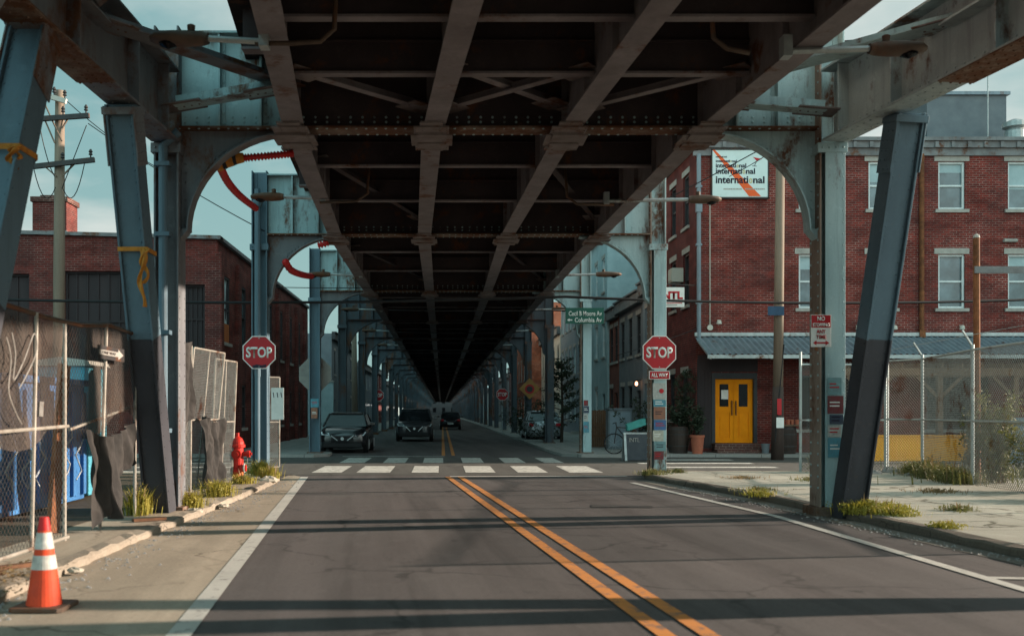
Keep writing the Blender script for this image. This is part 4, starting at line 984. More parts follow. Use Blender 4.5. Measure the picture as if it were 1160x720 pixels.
# ------------------------------------------------------------------ street lamps on arms under the deck
def lamp(label, x0, x1, D, z, dirn, hl=.62):
    t = thing('street_lamp', label, 'street lamp', (x0, D, z), 'street lamps on arms under the viaduct'); s = dirn
    m = MB(); m.tube([(x0, D, z), (x1, D, z+.03)], .035, 8); m.box(min(x0, x0-s*.1), max(x0, x0-s*.1), D-.08, D+.08, z-.07, z+.16); m.build('arm', M['galv'], t)
    c = x1; secs = [(0, .07, .055), (.10*hl, .085, .075), (.35*hl, .10, .085), (.62*hl, .15, .075), (.88*hl, .14, .055), (1.0*hl, .06, .03)]
    vs = []; m = MB(); n = 12
    for dx, ry, rz_ in secs:
        for k in range(n): a = 2*math.pi*k/n; vs.append((c+s*dx, D+ry*math.cos(a), z+.03+rz_*math.sin(a)))
    fs = [(i*n+k, i*n+(k+1) % n, (i+1)*n+(k+1) % n, (i+1)*n+k) for i in range(len(secs)-1) for k in range(n)]+[tuple(range(n)), tuple((len(secs)-1)*n+k for k in range(n))]
    if s < 0: pass
    m.add(vs, fs); hd = m.build('lamp_head', M['lamp_body'], t, smooth=True)
    MB().lathe([(.04, 0), (.045, .06), (.03, .07)], 10, (c+s*.3*hl, D, z+.11)).build('photocell', M['lamp_body'], hd)
    MB().lathe([(.02, -.05), (.09, -.02), (.1, .0)], 12, (c+s*.7*hl, D, z-.025)).build('lens', M['glass_d'], hd)
lamp('nearest right street lamp arm beside the right side girder', 3.85, 4.72, 11.2, 5.47, 1)
lamp('nearest left street lamp arm beside the left side girder', -1.95, -2.5, 10.9, 5.47, -1)
lamp('right street lamp arm in front of the brick corner building', 3.2, 4.72, 19.4, 5.52, 1)
lamp('left street lamp arm behind the red tube', -2.3, -3.0, 19.3, 5.55, -1)
lamp('right street lamp arm seen through the second right arch', 3.5, 4.6, 30.2, 5.55, 1, .75)
lamp('left street lamp arm seen through the second left arch', -2.45, -3.3, 30.2, 5.55, -1, .7)
for i, y in enumerate((40.5, 51.2, 62)):
    lamp(('left street lamp arm in the third bay', 'left street lamp arm in the fourth bay', 'left street lamp arm in the fifth bay')[i], -2.45, -3.3, y, 5.55, -1, .7)
    lamp(('right street lamp arm in the third bay', 'right street lamp arm in the fourth bay', 'right street lamp arm in the fifth bay')[i], 3.55, 4.4, y, 5.55, 1, .7)

# red ribbed tube with the banded orange sleeve
def ribbed(pts, r, n):
    pts = [Vector(p) for p in pts]; out = []; rs = []
    L = [0]
    for a, b in zip(pts, pts[1:]): L.append(L[-1]+(b-a).length)
    for k in range(n+1):
        d = L[-1]*k/n
        for i in range(len(L)-1):
            if d <= L[i+1]+1e-6:
                t = (d-L[i])/(L[i+1]-L[i]); a = pts[max(i-1, 0)]; b = pts[i]; c = pts[i+1]; e = pts[min(i+2, len(pts)-1)]
                out.append(.5*((2*b)+(c-a)*t+(2*a-5*b+4*c-e)*t*t+(3*b-a-3*c+e)*t**3)); break
        rs.append(r*(1.5 if k % 2 else .75))
    return out, rs
T = thing('red_tube', 'red ribbed tube with orange black banded sleeve hanging inside first left arch', 'tube', (-3, 15, 5))
a, r_ = ribbed([at(332, 174, 15.4), at(305, 176.5, 15.2), at(275, 179, 15.0)], .042, 34); MB().tube(a, r_, 8).build('tube_run', M['redhose'], T, smooth=True)
a, r_ = ribbed([at(249, 188, 15.0), at(258, 206, 16.2), at(272, 222, 18), at(290, 236, 20.8)], .045, 56); MB().tube(a, r_, 8).build('tube_run', M['redhose'], T, smooth=True)
m = MB(); pts = [at(276, 178.5, 15), at(268, 179.5, 15), at(264, 180, 15), at(256, 181.5, 15), at(252, 182.5, 15), at(246, 183.5, 15), at(246, 190, 15)]
for k in range(6): m.tube([pts[k], pts[k+1]], [.07+.015*k, .07+.015*(k+1)] if k < 5 else [.12, .05], 10, mi=1 if k in (1, 3) else 0)
m.build('sleeve', [M['ribbon'], M['black']], T)
T = thing('red_tube', 'red ribbed tube drooping inside the second left arch', 'tube', (-3.5, 24, 4.5))
a, r_ = ribbed([at(372, 275, 23.4), at(360, 278, 23.4)], .06, 8); MB().tube(a, r_, 8).build('tube_run', M['redhose'], T, smooth=True)
a, r_ = ribbed([at(323, 296, 23.3), at(330, 306, 24.5), at(342, 311, 27), at(353, 313, 30)], .06, 40); MB().tube(a, r_, 8).build('tube_run', M['redhose'], T, smooth=True)

# ------------------------------------------------------------------ signs
def octagon(c, r): return [(c[0]+r*math.cos(R(22.5+45*k)), c[1]+r*math.sin(R(22.5+45*k))) for k in range(8)]
def stop_sign(label, X, D, Z, r=.415, post=None, plate=False, back=False):
    t = thing('stop_sign', label, 'stop sign', (X, D, Z), 'stop signs along the street')
    if back:
        MB().prism(octagon((X, Z), r), D, D+.006).build('panel', M['signback'], t)
    else:
        MB().prism(octagon((X, Z), r), D, D+.006).build('border', M['signwhite'], t)
        MB().prism(octagon((X, Z), r*.945), D-.004, D-.0005).build('panel', M['signred'], t)
        text('STOP', 'lettering', M['signwhite'], t, (X, D-.007, Z), w=r*1.46, h=r*.62, bold=.03)
        m = MB()
        for s in (-1, 1): m.lathe([(.014, 0), (.01, .006)], 8, (X, D-.012, Z+s*r*.8), axis='y')
        m.build('bolt', M['galv'], t)
    if plate:
        pl = MB().box(X-.24, X+.24, D-.004, D+.004, Z-r-.20, Z-r-.01).build('plate', M['signwhite'], t)
        MB().box(X-.225, X+.225, D-.007, D-.0045, Z-r-.19, Z-r-.02).build('plate_face', M['signred'], pl)
        text('ALL WAY', 'lettering', M['signwhite'], pl, (X, D-.009, Z-r-.105), w=.38, h=.09, bold=.03)
    if post:
        MB().tube([(X, D+.04, 0), (X, D+.04, Z+r*.5)], .035, 8).build('post', M['galv'], t)
    return t
p = at(747, 399, 23.3); stop_sign('red stop sign with all way plate over a postered column on the right', p.x, 23.3, p.z, plate=True)
p = at(293.5, 399, 23.1); s_ = stop_sign('red stop sign on the left column behind the hydrant', p.x, 23.1, p.z, r=.405)
MB().prism([(p.x-.16, p.z-.3), (p.x-.05, p.z-.27), (p.x+.06, p.z-.29), (p.x+.17, p.z-.27), (p.x+.15, p.z-.34), (p.x-.13, p.z-.36)], 23.094, 23.096).build('graffiti_scrawl', M['navy'], s_)
p = at(428, 447.5, 67); stop_sign('small distant stop sign on a post at left beyond the dark hatchback', p.x, 67, p.z, post=True)
p = at(569, 446.5, 66); stop_sign('small distant stop sign at right under the far arches', p.x, 66, p.z, post=True)
p = at(357, 423.5, 34.9); stop_sign('grey back of a stop sign behind the third left column', p.x, 34.9, p.z, r=.6, back=True)
T = thing('warning_sign', 'yellow diamond warning sign on a far right column', 'road sign', (4.8, 55.9, 2.8)); p = at(600, 440, 55.8); r = .58
MB().prism([(p.x-r, p.z), (p.x, p.z-r), (p.x+r, p.z), (p.x, p.z+r)], 55.8, 55.81).build('panel', M['signyellow'], T)
m = MB(); m.lathe([(.26, 0), (.26, .004)], 20, (p.x, 55.794, p.z-.02), axis='y'); m.build('symbol', M['signred'], T)
m = MB(); m.lathe([(.17, 0), (.17, .004)], 20, (p.x, 55.789, p.z-.02), axis='y'); m.build('symbol', M['darkmetal'], T)
T = thing('parking_sign', 'red and white no stopping any time sign on the right column', 'road sign', (5.6, 14.5, 2.6)); p = at(930, 374.5, 14.5); w, h = .29, .46
MB().box(p.x-w/2, p.x+w/2, 14.5, 14.506, p.z-h/2, p.z+h/2).build('panel', M['signwhite'], T, bevel=.002)
MB().box(p.x-w/2+.008, p.x+w/2-.008, 14.496, 14.4995, p.z+.045, p.z+h/2-.008).build('red_field', M['signred'], T)
text('NO', 'lettering', M['signwhite'], T, (p.x, 14.493, p.z+.175), h=.065, w=.11, bold=.03); text('STOPPING', 'lettering', M['signwhite'], T, (p.x, 14.493, p.z+.085), h=.05, w=.24, bold=.03)
text('ANY', 'lettering', M['signred'], T, (p.x, 14.494, p.z-.01), h=.055, w=.13, bold=.02); text('TIME', 'lettering', M['signred'], T, (p.x, 14.494, p.z-.088), h=.055, w=.15, bold=.02)
m = MB(); z = p.z-.172; m.prism([(p.x-.115, z), (p.x-.065, z-.035), (p.x-.065, z-.011), (p.x+.065, z-.011), (p.x+.065, z-.035), (p.x+.115, z), (p.x+.065, z+.035), (p.x+.065, z+.011), (p.x-.065, z+.011), (p.x-.065, z+.035)], 14.494, 14.4985); m.build('arrow', M['signred'], T)
MB().bar((p.x-.06, 14.52, p.z-h/2-.05), (p.x-.06, 14.52, p.z+h/2+.03), .04, .025, (0, 1, 0)).build('bracket', M['rust'], T)
T = thing('street_name_sign', 'green street name sign reading Cecil B Moore Av and Columbia Av', 'road sign', (4.8, 33, 4.6)); D_ = 33.9
a = at(640.5, 366.5, D_); b = at(684, 348.5, D_)
MB().box(a.x, b.x, D_, D_+.01, a.z, b.z).build('panel', M['signgreen'], T)
c = (a.x+b.x)/2; w = b.x-a.x
text('Cecil B Moore Av', 'lettering', M['signwhite'], T, (c+.02, D_-.004, a.z+.34), w=w*.86, h=.16, bold=.012)
text('Columbia Av', 'lettering', M['signwhite'], T, (c+.12, D_-.004, a.z+.125), w=w*.70, h=.155, bold=.012)
m = MB(); z = a.z+.125; x = a.x+.06; m.prism([(x, z), (x+.08, z-.055), (x+.08, z-.018), (x+.17, z-.018), (x+.17, z+.018), (x+.08, z+.018), (x+.08, z+.055)], D_-.004, D_-.0005); m.build('arrow', M['signwhite'], T)
MB().bar((4.9, D_+.03, a.z+.2), (4.9, D_+.52, a.z+.2), .05, .05).build('bracket', M['galv'], T)

# ------------------------------------------------------------------ fences
def chain(mb, o, u, u0, u1, z0, z1, s=.075, r=.0035, mi=0, lean=None):
    """diamond mesh wires in the plane o + u*a + z, clipped to the rectangle"""
    o = Vector(o); u = Vector(u); up = Vector(lean) if lean else Vector((0, 0, 1)); Wd, Hh = u1-u0, z1-z0
    off = u.cross(up).normalized()*r
    for sg in (1, -1):
        n = int((Wd+Hh)/s)
        for k in range(1, n):
            c = k*s
            pts = []
            a0 = max(0, c-Hh); a1 = min(Wd, c)
            if a1-a0 < .02: continue
            for a in (a0, a1):
                z = c-a; aa = a if sg > 0 else Wd-a
                pts.append(o+u*(u0+aa)+up*(z0+z)+off*sg)
            mb.bar(pts[0], pts[1], r*2, r*2, off, mi)
    return mb
# near left fence: posts, rails, brown screen, blue skip behind
FX = -4.12
T = thing('site_fence', 'leaning mesh fence with torn brown screen beside the traffic cone', 'fence', (FX, 11, .1))
ys = [7.6, 9.45, 10.25, 11.15, 12.3, 13.7]
def ft(y): return 2.46+.04*math.sin(y*2.1)+(y-9)*.02
m = MB()
for y in ys: pass
for i, y in enumerate(ys):
    lean = (.04, -.05, .03, -.02, .16, .03)[i]
    MB().tube([(FX-.02, y, .06), (FX-.02+.02*i % .05, y+lean, ft(y+lean))], .022, 8).build('post', M['galv_w'], T)
for z0_, z1_ in ((.13, .12), (1.28, 1.34)):
    MB().tube([(FX, 7.6, z0_), (FX, 11.2, z1_)], .02, 8).build('rail', M['galv_w'], T)
MB().tube([(FX, y, ft(y)) for y in (7.6, 8.6, 9.6, 10.6, 11.6, 12.6, 13.75)], .026, 8).build('rail', M['lamp_body'], T)
MB().tube([(FX-.02, 11.3, 1.3), (FX-.04, 13.5, 1.55)], .018, 8).build('rail', M['galv_w'], T)
m = MB(); chain(m, (FX-.01, 0, 0), (0, 1, 0), 7.6, 11.2, .12, 2.42, .08, .0015); chain(m, (FX-.01, 0, 0), (0, 1, 0), 11.2, 13.7, 1.0, 2.5, .08, .0015); m.build('chain_mesh', M['wire'], T)
def screen(t, s, a=7.65, w=3.4):
    y = a+w*t; lo = 1.22+.10*math.sin(y*3)+(.25*max(0, y-11.3)/2.4)
    z = ft(y)-.01-(ft(y)-lo)*s; n = mnoise.noise(Vector((y*1.3, z*1.1, 3)))
    return (FX-.03+.05*n+.02*math.sin(y*6+z*2)+.02*mnoise.noise(Vector((y*5, z*4, 1))), y, z)
MB().sheet(screen, 60, 24).build('screen', M['mesh'], T, smooth=True); MB().sheet(lambda t, s: screen(t, s, 11.8, 1.9), 36, 24).build('screen', M['mesh'], T, smooth=True)
def tarp_fn(t, s):
    y = 11.65+1.8*t+.25*s*(1-t); z = 1.30+.13*t-.16*math.sin(t*math.pi)-(1.22-.75*t)*s
    n = mnoise.noise(Vector((y*2.2, z*1.3, 7)))
    f = mnoise.noise(Vector((y*7, z*2.2, 2)))*.05+mnoise.noise(Vector((y*15+z*6, z*9, 4)))*.012
    return (FX+.06+.14*n*(.3+s)+.045*math.sin(t*21+s*4+2*n)*(.3+s*.6)+.022*math.sin(t*43-s*3+3*n)+f, y+.04*f, max(.11, z+.10*math.sin(t*11)*s))
MB().sheet(tarp_fn, 110, 80).build('tarp', M['tarp'], T, smooth=True)
m = MB()
def spray(pts, r=.008):
    q_ = [Vector((FX+.05, y_, z_)) for y_, z_ in pts]; m.tube(ribbed(q_, r, 40)[0], r, 4)
def ribbed(pts, r, n):
    pts = [Vector(p) for p in pts]; out = []; rs = []
    L = [0]
    for a, b in zip(pts, pts[1:]): L.append(L[-1]+(b-a).length)
    for k in range(n+1):
        d = L[-1]*k/n
        for i in range(len(L)-1):
            if d <= L[i+1]+1e-6:
                t = (d-L[i])/(L[i+1]-L[i]); a = pts[max(i-1, 0)]; b = pts[i]; c = pts[i+1]; e = pts[min(i+2, len(pts)-1)]
                out.append(.5*((2*b)+(c-a)*t+(2*a-5*b+4*c-e)*t*t+(3*b-a-3*c+e)*t**3)); break
        rs.append(r*(1.5 if k % 2 else .75))
    return out, rs
spray([(9.62, 2.25), (9.7, 2.05), (9.66, 1.8), (9.9, 2.0), (10.15, 2.28), (10.2, 2.1), (9.95, 1.85), (9.78, 1.72)]); spray([(9.5, 2.2), (9.6, 2.0), (9.55, 1.7), (9.7, 1.5), (9.85, 1.38)]); spray([(10.3, 1.45), (10.32, 1.6)], .03)
m.build('graffiti_scrawl', M['spray'], T)
T2 = thing('rusty_sheet', 'rust brown board standing behind the gap in the fence screen', 'board', (-4.5, 11.9, .1))
m = MB(); m.bar((-4.5, 11.75, .1), (-4.42, 11.9, 2.05), .05, .28, (0, 1, 0)); m.build('board_face', M['rust'], T2)
T2 = thing('skip_container', 'blue steel container with white scrawls behind the near left fence', 'container', (-6.6, 14.4, 0))
m = MB(); m.box(-8.2, -5.7, 12.4, 16.2, .12, 1.9)
for k in range(9): y = 12.5+k*.44; m.box(-5.699, -5.64, y, y+.12, .2, 1.8)
m.box(-8.25, -5.63, 12.35, 16.25, 1.902, 2.0); m.build('body', M['container'], T2, bevel=.01)
m = MB(); rnd = random.Random(8)
for k in range(7):
    y = 12.7+k*.5; pts = [(-5.63, y+.16*math.sin(q*1.7+k)+.03*q, .45+.13*q) for q in range(7)]; m.tube(pts, .012, 5)
m.build('scrawl', M['graff'], T2)
T2 = thing('portable_toilet', 'blue and white portable cabin behind the brown fence screen', 'portable toilet', (-5.5, 13.4, 0))
m = MB(); m.box(-6.7, -5.8, 16.7, 17.6, .12, 2.25); m.build('cabin', M['cyan'], T2, bevel=.02)
m = MB(); m.prism([(-6.75, 2.252), (-5.75, 2.252), (-5.8, 2.34), (-6.25, 2.40), (-6.7, 2.34)], 16.65, 17.65); m.build('cabin_roof', M['stucco_w'], T2)
MB().box(-6.6, -6.05, 16.685, 16.699, .5, 1.3).build('label_panel', M['signwhite'], T2)
MB().box(-6.5, -6.2, 16.68, 16.6845, 1.0, 1.2).build('label_panel', M['orange'], T2)
T2 = thing('one_way_sign', 'white one way arrow sign hung on the brown fence screen', 'road sign', (-4.0, 12.4, 1.9))
p = Vector((FX+.06, 12.35, 2.28)); m = MB(); m.box(FX+.07, FX+.075, 11.95, 12.95, 2.13, 2.29); m.build('panel', M['darkmetal'], T2)
m = MB(); m.prism([(12.0, 2.18), (12.7, 2.18), (12.7, 2.145), (12.9, 2.21), (12.7, 2.275), (12.7, 2.24), (12.0, 2.24)], FX+.0755, FX+.079, 'yz'); m.build('arrow', M['stone'], T2)
text('ONE WAY', 'lettering', M['darkmetal'], T2, (FX+.082, 12.35, 2.21), w=.5, h=.035, bold=.02, rz=R(90))
# middle left fence with leaning loose panels
def panel(name, label, o, u, wdt, hgt, lean, mat_tube='galv_w', mids=(.5,)):
    t = thing(name, label, 'fence', o, 'loose fence panels on the left'); o = Vector(o); u = Vector(u).normalized(); up = Vector(lean).normalized()
    m = MB()
    for a in (0, wdt): m.tube([o+u*a, o+u*a+up*hgt], .022, 8)
    for z in (0, hgt): m.tube([o+up*z, o+u*wdt+up*z], .02, 8)
    for z in mids: m.tube([o+up*hgt*z, o+u*wdt+up*hgt*z], .016, 8)
    m.tube([o+u*wdt*.5, o+u*wdt*.5+up*hgt], .014, 8)
    m.build('frame', M[mat_tube], t)
    m = MB(); chain(m, o, u, 0, wdt, 0, hgt, .06, .0026, lean=up); m.build('chain_mesh', M['wire_r'], t)
    return t
F1 = panel('fence_panel', 'fence panel with black torn tarp behind the first left column', (-4.38, 15.2, .1), (0, 1, 0), 2.5, 2.55, (.0, .03, 1))
def t2(t, s):
    y = 15.3+2.2*t; z = 2.6-1.35*s+.1*math.sin(t*8); n = mnoise.noise(Vector((y*3, z*1.4, 1)))
    f = mnoise.noise(Vector((y*8, z*2.5, 2)))*.05+mnoise.noise(Vector((y*16+z*7, z*9, 4)))*.012
    return (-4.30+.10*n+.04*math.sin(t*23+s*3+3*n)+.02*math.sin(t*47-s*4)+f, y, z+.12*n*s)
MB().sheet(t2, 110, 70).build('tarp', M['tarp'], F1, smooth=True)
panel('fence_panel', 'pale leaning fence panel behind the hydrant', (-4.62, 17.9, .05), (.10, 1, 0), 1.75, 2.62, (.07, .12, 1))
F3 = panel('fence_panel', 'narrow tilted fence panel closest to the hydrant', (-4.50, 19.75, .05), (.12, 1, 0), 1.3, 2.5, (.02, .10, 1))
def t3(t, s):
    y = 18.2+1.5*t+.2*s; z = 1.35-1.28*s+.06*math.sin(t*7); n = mnoise.noise(Vector((y*3, z*2, 5)))
    f = mnoise.noise(Vector((y*8, z*2.5, 2)))*.05+mnoise.noise(Vector((y*16+z*7, z*9, 4)))*.012
    return (-4.28+.12*n+.045*math.sin(t*20+s*3+2*n)+.02*math.sin(t*41-s*4)+f, y, max(.1, z+.1*n*s))
o = MB().sheet(t3, 90, 70).build('black_tarp', M['tarp'], smooth=True); tag(o, 'black tarp slumped over the fence foot near hydrant', 'tarp')
F4 = panel('fence_panel', 'upright fence panel carrying a white notice board past the left stop sign', (-4.75, 26.3, .05), (.75, .6, 0), .62, 2.35, (0, .02, 1))
m = MB(); a = at(308, 475, 26.3); b = at(322, 439, 26.3)
bd = MB().box(a.x, b.x, 26.2, 26.22, a.z, b.z).build('notice_board', M['signwhite'], F4)
m = MB()
for k in range(3): m.bar((a.x+.07+.1*k, 26.195, b.z-.25), (a.x+.05+.1*k, 26.195, b.z-.12), .004, .02, (1, 0, 0))
m.build('notice_text', M['navy'], bd)
# right fence
T = thing('lot_fence', 'tall galvanised chain link fence round the weedy corner lot', 'fence', (10.4, 23.7, .1))
fp = [Vector(p+(0,)) for p in ((8.4, 23.75), (10.5, 23.9), (10.4, 23.78), (10.8, 22.8), (10.15, 19.4), (9.9, 16.9), (9.6, 14.2), (9.2, 11.2))]
Z = Vector((0, 0, 1))
for i, p in enumerate(fp): MB().tube([p+Z*.0, p+Z*(2.78 if i else 2.9)], .034, 10).build('post', M['galv'], T); 
segs = [(0, 1)]+[(i, i+1) for i in range(2, len(fp)-1)]
for a, b in segs:
    pa, pb = fp[a], fp[b]; d = (pb-pa).normalized(); L = (pb-pa).length
    m = MB()
    for z in ((2.68, 1.32) if a else (2.6, 1.3)): MB().tube([pa+Z*z, pb+Z*z], .022, 8).build('rail', M['galv'], T)
    m = MB(); chain(m, pa, d, 0, L, .1, 2.66, .075, .0031); m.build('chain_mesh', M['wire_r'], T)
m = MB()
for i in (1, 3, 4, 5):
    p = fp[i]; m.bar(p+Z*2.75, p+Z*3.05+Vector((-.22, -.05, 0)), .03, .03)
m.tube([fp[2]+Z*2.9+Vector((-.1, 0, 0)), fp[4]+Z*2.95+Vector((-.1, 0, 0)), fp[6]+Z*2.95+Vector((-.1, 0, 0))], .006, 5)
m.build('barb_arm', M['galv'], T)

# rusty pole with a sign blade behind the right fence
T = thing('rusty_post', 'rust brown steel post with grey sign arm behind the lot fence', 'post', (10.9, 20.6, 0)); D_ = 20.6; p = at(1106, 265, D_)
MB().tube([(p.x+.02, D_, 0), (p.x, D_, p.z-.08)], .065, 10).build('post', M['rust'], T); MB().lathe([(.07, 0), (.06, .05), (.02, .08)], 10, (p.x, D_, p.z-.08)).build('cap', M['stone'], T)
a = at(1102, 306, D_); MB().box(a.x, a.x+2.6, D_-.09, D_-.05, a.z-.07, a.z+.07).build('sign_arm', M['cornice'], T)

# ------------------------------------------------------------------ street furniture
# traffic cone
T = thing('traffic_cone', 'orange traffic cone with two white bands on the left shoulder', 'traffic cone', (-3.02, 7.72, 0)); c = (-3.02, 7.72, 0)
m = MB(); n = 4; w = .20
m.prism([(c[0]-w, c[1]-w+.03), (c[0]-w+.03, c[1]-w), (c[0]+w-.03, c[1]-w), (c[0]+w, c[1]-w+.03), (c[0]+w, c[1]+w-.03), (c[0]+w-.03, c[1]+w), (c[0]-w+.03, c[1]+w), (c[0]-w, c[1]+w-.03)], .006, .04, 'xy'); m.build('base', M['lamp_body'], T, bevel=.006)
def cr(z): return .132-(.132-.032)*(z-.04)/.66
def cband(nm, z0, z1, mat, e=0.0): MB().lathe([(cr(z0)+e, z0), (cr((z0+z1)/2)+e, (z0+z1)/2), (cr(z1)+e, z1)], 28, c).build(nm, M[mat], T, smooth=False)
cband('cone_body', .04, .60, 'cone'); cband('reflective_band', .31, .415, 'conewhite', .004); cband('reflective_band', .462, .585, 'conewhite', .004); cband('cone_tip', .6005, .70, 'cone_tip', .001)
T['label'] = 'orange traffic cone with two white bands on the left shoulder'
# hydrant
p = at(269, 546, 21.2); hx, hy = p.x, 21.2
T = thing('fire_hydrant', 'red fire hydrant with orange foot on the left verge', 'fire hydrant', (hx, hy, .03)); c = (hx, hy, .03)
k = 1.22
MB().lathe([(.17, 0), (.17, .04), (.125, .05), (.125, .22)], 20, c).build('foot', M['hyd_orange'], T, smooth=False)
MB().lathe([(.15, .22), (.15, .27), (.125, .28), (.125, .72), (.165, .73), (.165, .78), (.14, .79), (.135, .84), (.10, .91), (.05, .95), (.04, .96), (.04, 1.03), (.0, 1.03)], 20, c).build('barrel', M['red'], T, smooth=False)
m = MB(); m.lathe([(.055, 0), (.055, .1), (.075, .1), (.075, .16), (.03, .16), (.03, .2)], 14, (hx+.1, hy, .62), axis='x'); m.build('outlet', M['red'], T)
m = MB(); m.lathe([(.08, .16), (.08, .1), (.1, .1), (.1, .04), (.05, .04), (.05, 0)][::-1], 14, (hx+.02, hy-.28, .62), axis='y'); m.build('outlet', M['red'], T)
m = MB(); m.lathe([(.07, 0), (.07, .13)], 14, (hx+.08, hy-.14, .33), axis='x'); m.build('outlet', M['red'], T)
m = MB(); m.tube([(hx+.17+.075*math.sin(a)*0, hy-.14+.085*math.cos(a), .33+.085*math.sin(a)) for a in [q*math.pi/8 for q in range(17)]], .018, 6); m.build('outlet_ring', M['stone'], T)
m = MB(); m.tube([(hx+.2, hy, .6), (hx+.22, hy-.05, .45), (hx+.19, hy-.1, .38)], .008, 5); m.build('chain', M['darkmetal'], T)

# ribbons tied on the struts
def ribbon(label, p, w, drop, sgn=1):
    t = thing('ribbon', label, 'ribbon', p); p = Vector(p)
    m = MB(); d = .215
    m.box(p.x-w, p.x+w, p.y-d, p.y-d+.008, p.z-.028, p.z+.028); m.box(p.x-w, p.x+w, p.y+d, p.y+d+.008, p.z-.028, p.z+.028); m.box(p.x-w-.008, p.x-w-.001, p.y-d, p.y+d, p.z-.028, p.z+.028); m.box(p.x+w+.001, p.x+w+.008, p.y-d, p.y+d, p.z-.028, p.z+.028); m.build('band', M['ribbon'], t)
    for k, (o_, L) in enumerate(((.06, drop), (.12, drop*.6))):
        def f(a, b): return (p.x+w*sgn*.55+o_*sgn*.5+(.034*(1-b*.3)*(1+.4*math.sin(b*13+k)))*(a-.5)*2+.035*math.sin(b*8+k*2), p.y-d-.02-.03*math.sin(b*6)+.02*math.sin(a*5+b*11), p.z-L*b)
        MB().sheet(f, 6, 30).build('tail', M['ribbon'], t, solid=.004, smooth=True)
q = .70; zz = 3.6; yq = 14.4+(12.8-14.4)*(zz/5.37); ribbon('orange ribbon knotted round the first left strut', (-3.99, yq, zz), .185, .75)
zz = 3.98; yq = 8.0+(10.3-8.0)*(zz/5.37); xq = gx(-1, 8.0)+((gx(-1, 10.3)-.03)-gx(-1, 8.0))*(zz/5.37); ribbon('orange ribbon tied round the strut at the left edge', (xq, yq, zz), .185, .22)

# A-frame chalkboard, bicycle, boxes
T = thing('sandwich_board', 'grey chalkboard sandwich board reading INTL on the far corner', 'sandwich board', (5.9, 30.5, 0)); D_ = 31.0; a = at(706, 521.5, D_); b = at(735.5, 490.5, D_); zb = .01
for s, nm in ((1, 'board_panel'), (-1, 'board_panel')):
    m = MB(); y0 = D_-s*.28; y1 = D_-s*.04
    m.bar(((a.x+b.x)/2, y0, zb+.02), ((a.x+b.x)/2, y1, b.z), .03, b.x-a.x-.08, (1, 0, 0)); pn = m.build(nm, M['chalk'], T)
    m = MB()
    for x in (a.x+.035, b.x-.035): m.bar((x, y0-s*.004, zb), (x, y1-s*.004, b.z+.02), .045, .07, (1, 0, 0))
    m.bar((a.x+.07, y1-s*.004, b.z), (b.x-.07, y1-s*.004, b.z), .045, .05); m.build('board_frame', M['galv'], pn)
text('INTL', 'lettering', M['stone'], T, ((a.x+b.x)/2-.08, D_-.13, b.z-.2), w=.32, h=.13, bold=.0)
m = MB()
for k in range(4): m.box(a.x+.15, a.x+.15+.35+.1*(k % 2), D_-.19-.03*k*.8, D_-.185-.03*k*.8, b.z-.42-.1*k, b.z-.40-.1*k)
T = thing('bicycle', 'dark bicycle parked behind the chalkboard sandwich board', 'bicycle', (5.6, 32.6, 0)); by = 33.6; bx0, bx1 = 5.72, 6.75; zw = .44
for x in (bx0, bx1):
    m = MB(); m.tube([(x+.33*math.cos(t), by, zw+.33*math.sin(t)) for t in [2*math.pi*k/24 for k in range(25)]], .02, 6, cap=False); wh = m.build('wheel', M['black'], T)
    m = MB()
    for k in range(10): t = math.pi*k/5; m.bar((x, by, zw), (x+.32*math.cos(t), by, zw+.32*math.sin(t)), .004, .004, (0, 1, 0))
    m.build('spokes', M['chrome'], wh)
m = MB()
for a_, b_ in (((bx0, zw), (bx0+.08, zw+.55)), ((bx0+.08, zw+.55), (bx0+.55, zw)), ((bx0+.08, zw+.55), (bx0+.62, zw+.5)), ((bx0+.55, zw), (bx0+.66, zw+.62)), ((bx0+.55, zw), (bx1, zw)), ((bx1, zw), (bx0+.64, zw+.5)), ((bx0+.08, zw+.55), (bx0+.06, zw+.66))): m.tube([(a_[0], by, a_[1]), (b_[0], by, b_[1])], .018, 8)
m.build('bicycle_frame', M['darkmetal'], T)
m = MB(); m.tube([(bx0, by-.26, zw+.66), (bx0+.05, by-.1, zw+.7), (bx0+.05, by+.1, zw+.7), (bx0, by+.26, zw+.66)], .014, 8); m.build('handlebar', M['black'], T)
m = MB(); m.sheet(lambda u, v: (bx0+.55+.25*u, by+(v-.5)*.16*(.4+.6*u), zw+.66-.01*u), 4, 4); m.build('saddle', M['black'], T, solid=.04)
T = thing('turquoise_crate', 'turquoise crate tilted on the bicycle behind the sandwich board', 'crate', (6.0, 33.4, 1.1)); p = at(720, 484, 33.2)
m = MB(); e = Vector((.95, 0, .32)).normalized(); c = Vector((p.x, 33.2, p.z)); m.bar(c-e*.3, c+e*.3, .3, .03, (0, 0, 1)); 
for s in (-1, 1): m.bar(c-e*.3+Vector((0, s*.15, .1)), c+e*.3+Vector((0, s*.15, .1)), .02, .22)
for s in (-1, 1): m.bar(c+e*.3*s+Vector((0, -.15, .1)), c+e*.3*s+Vector((0, .15, .1)), .02, .22)
m.build('crate_body', M['turq'], T)
T = thing('utility_cabinet', 'dark grey utility cabinet behind the bicycle', 'cabinet', (6.9, 38, 0)); D_ = 38.0; a = at(689, 503, D_); b = at(716, 462, D_)
m = MB(); m.box(a.x, b.x, D_, D_+.6, .1, b.z-.06); m.build('body', M['stucco_g'], T, bevel=.02); MB().box(a.x-.03, b.x+.03, D_-.03, D_+.63, b.z-.058, b.z).build('lid', M['stucco_g'], T)
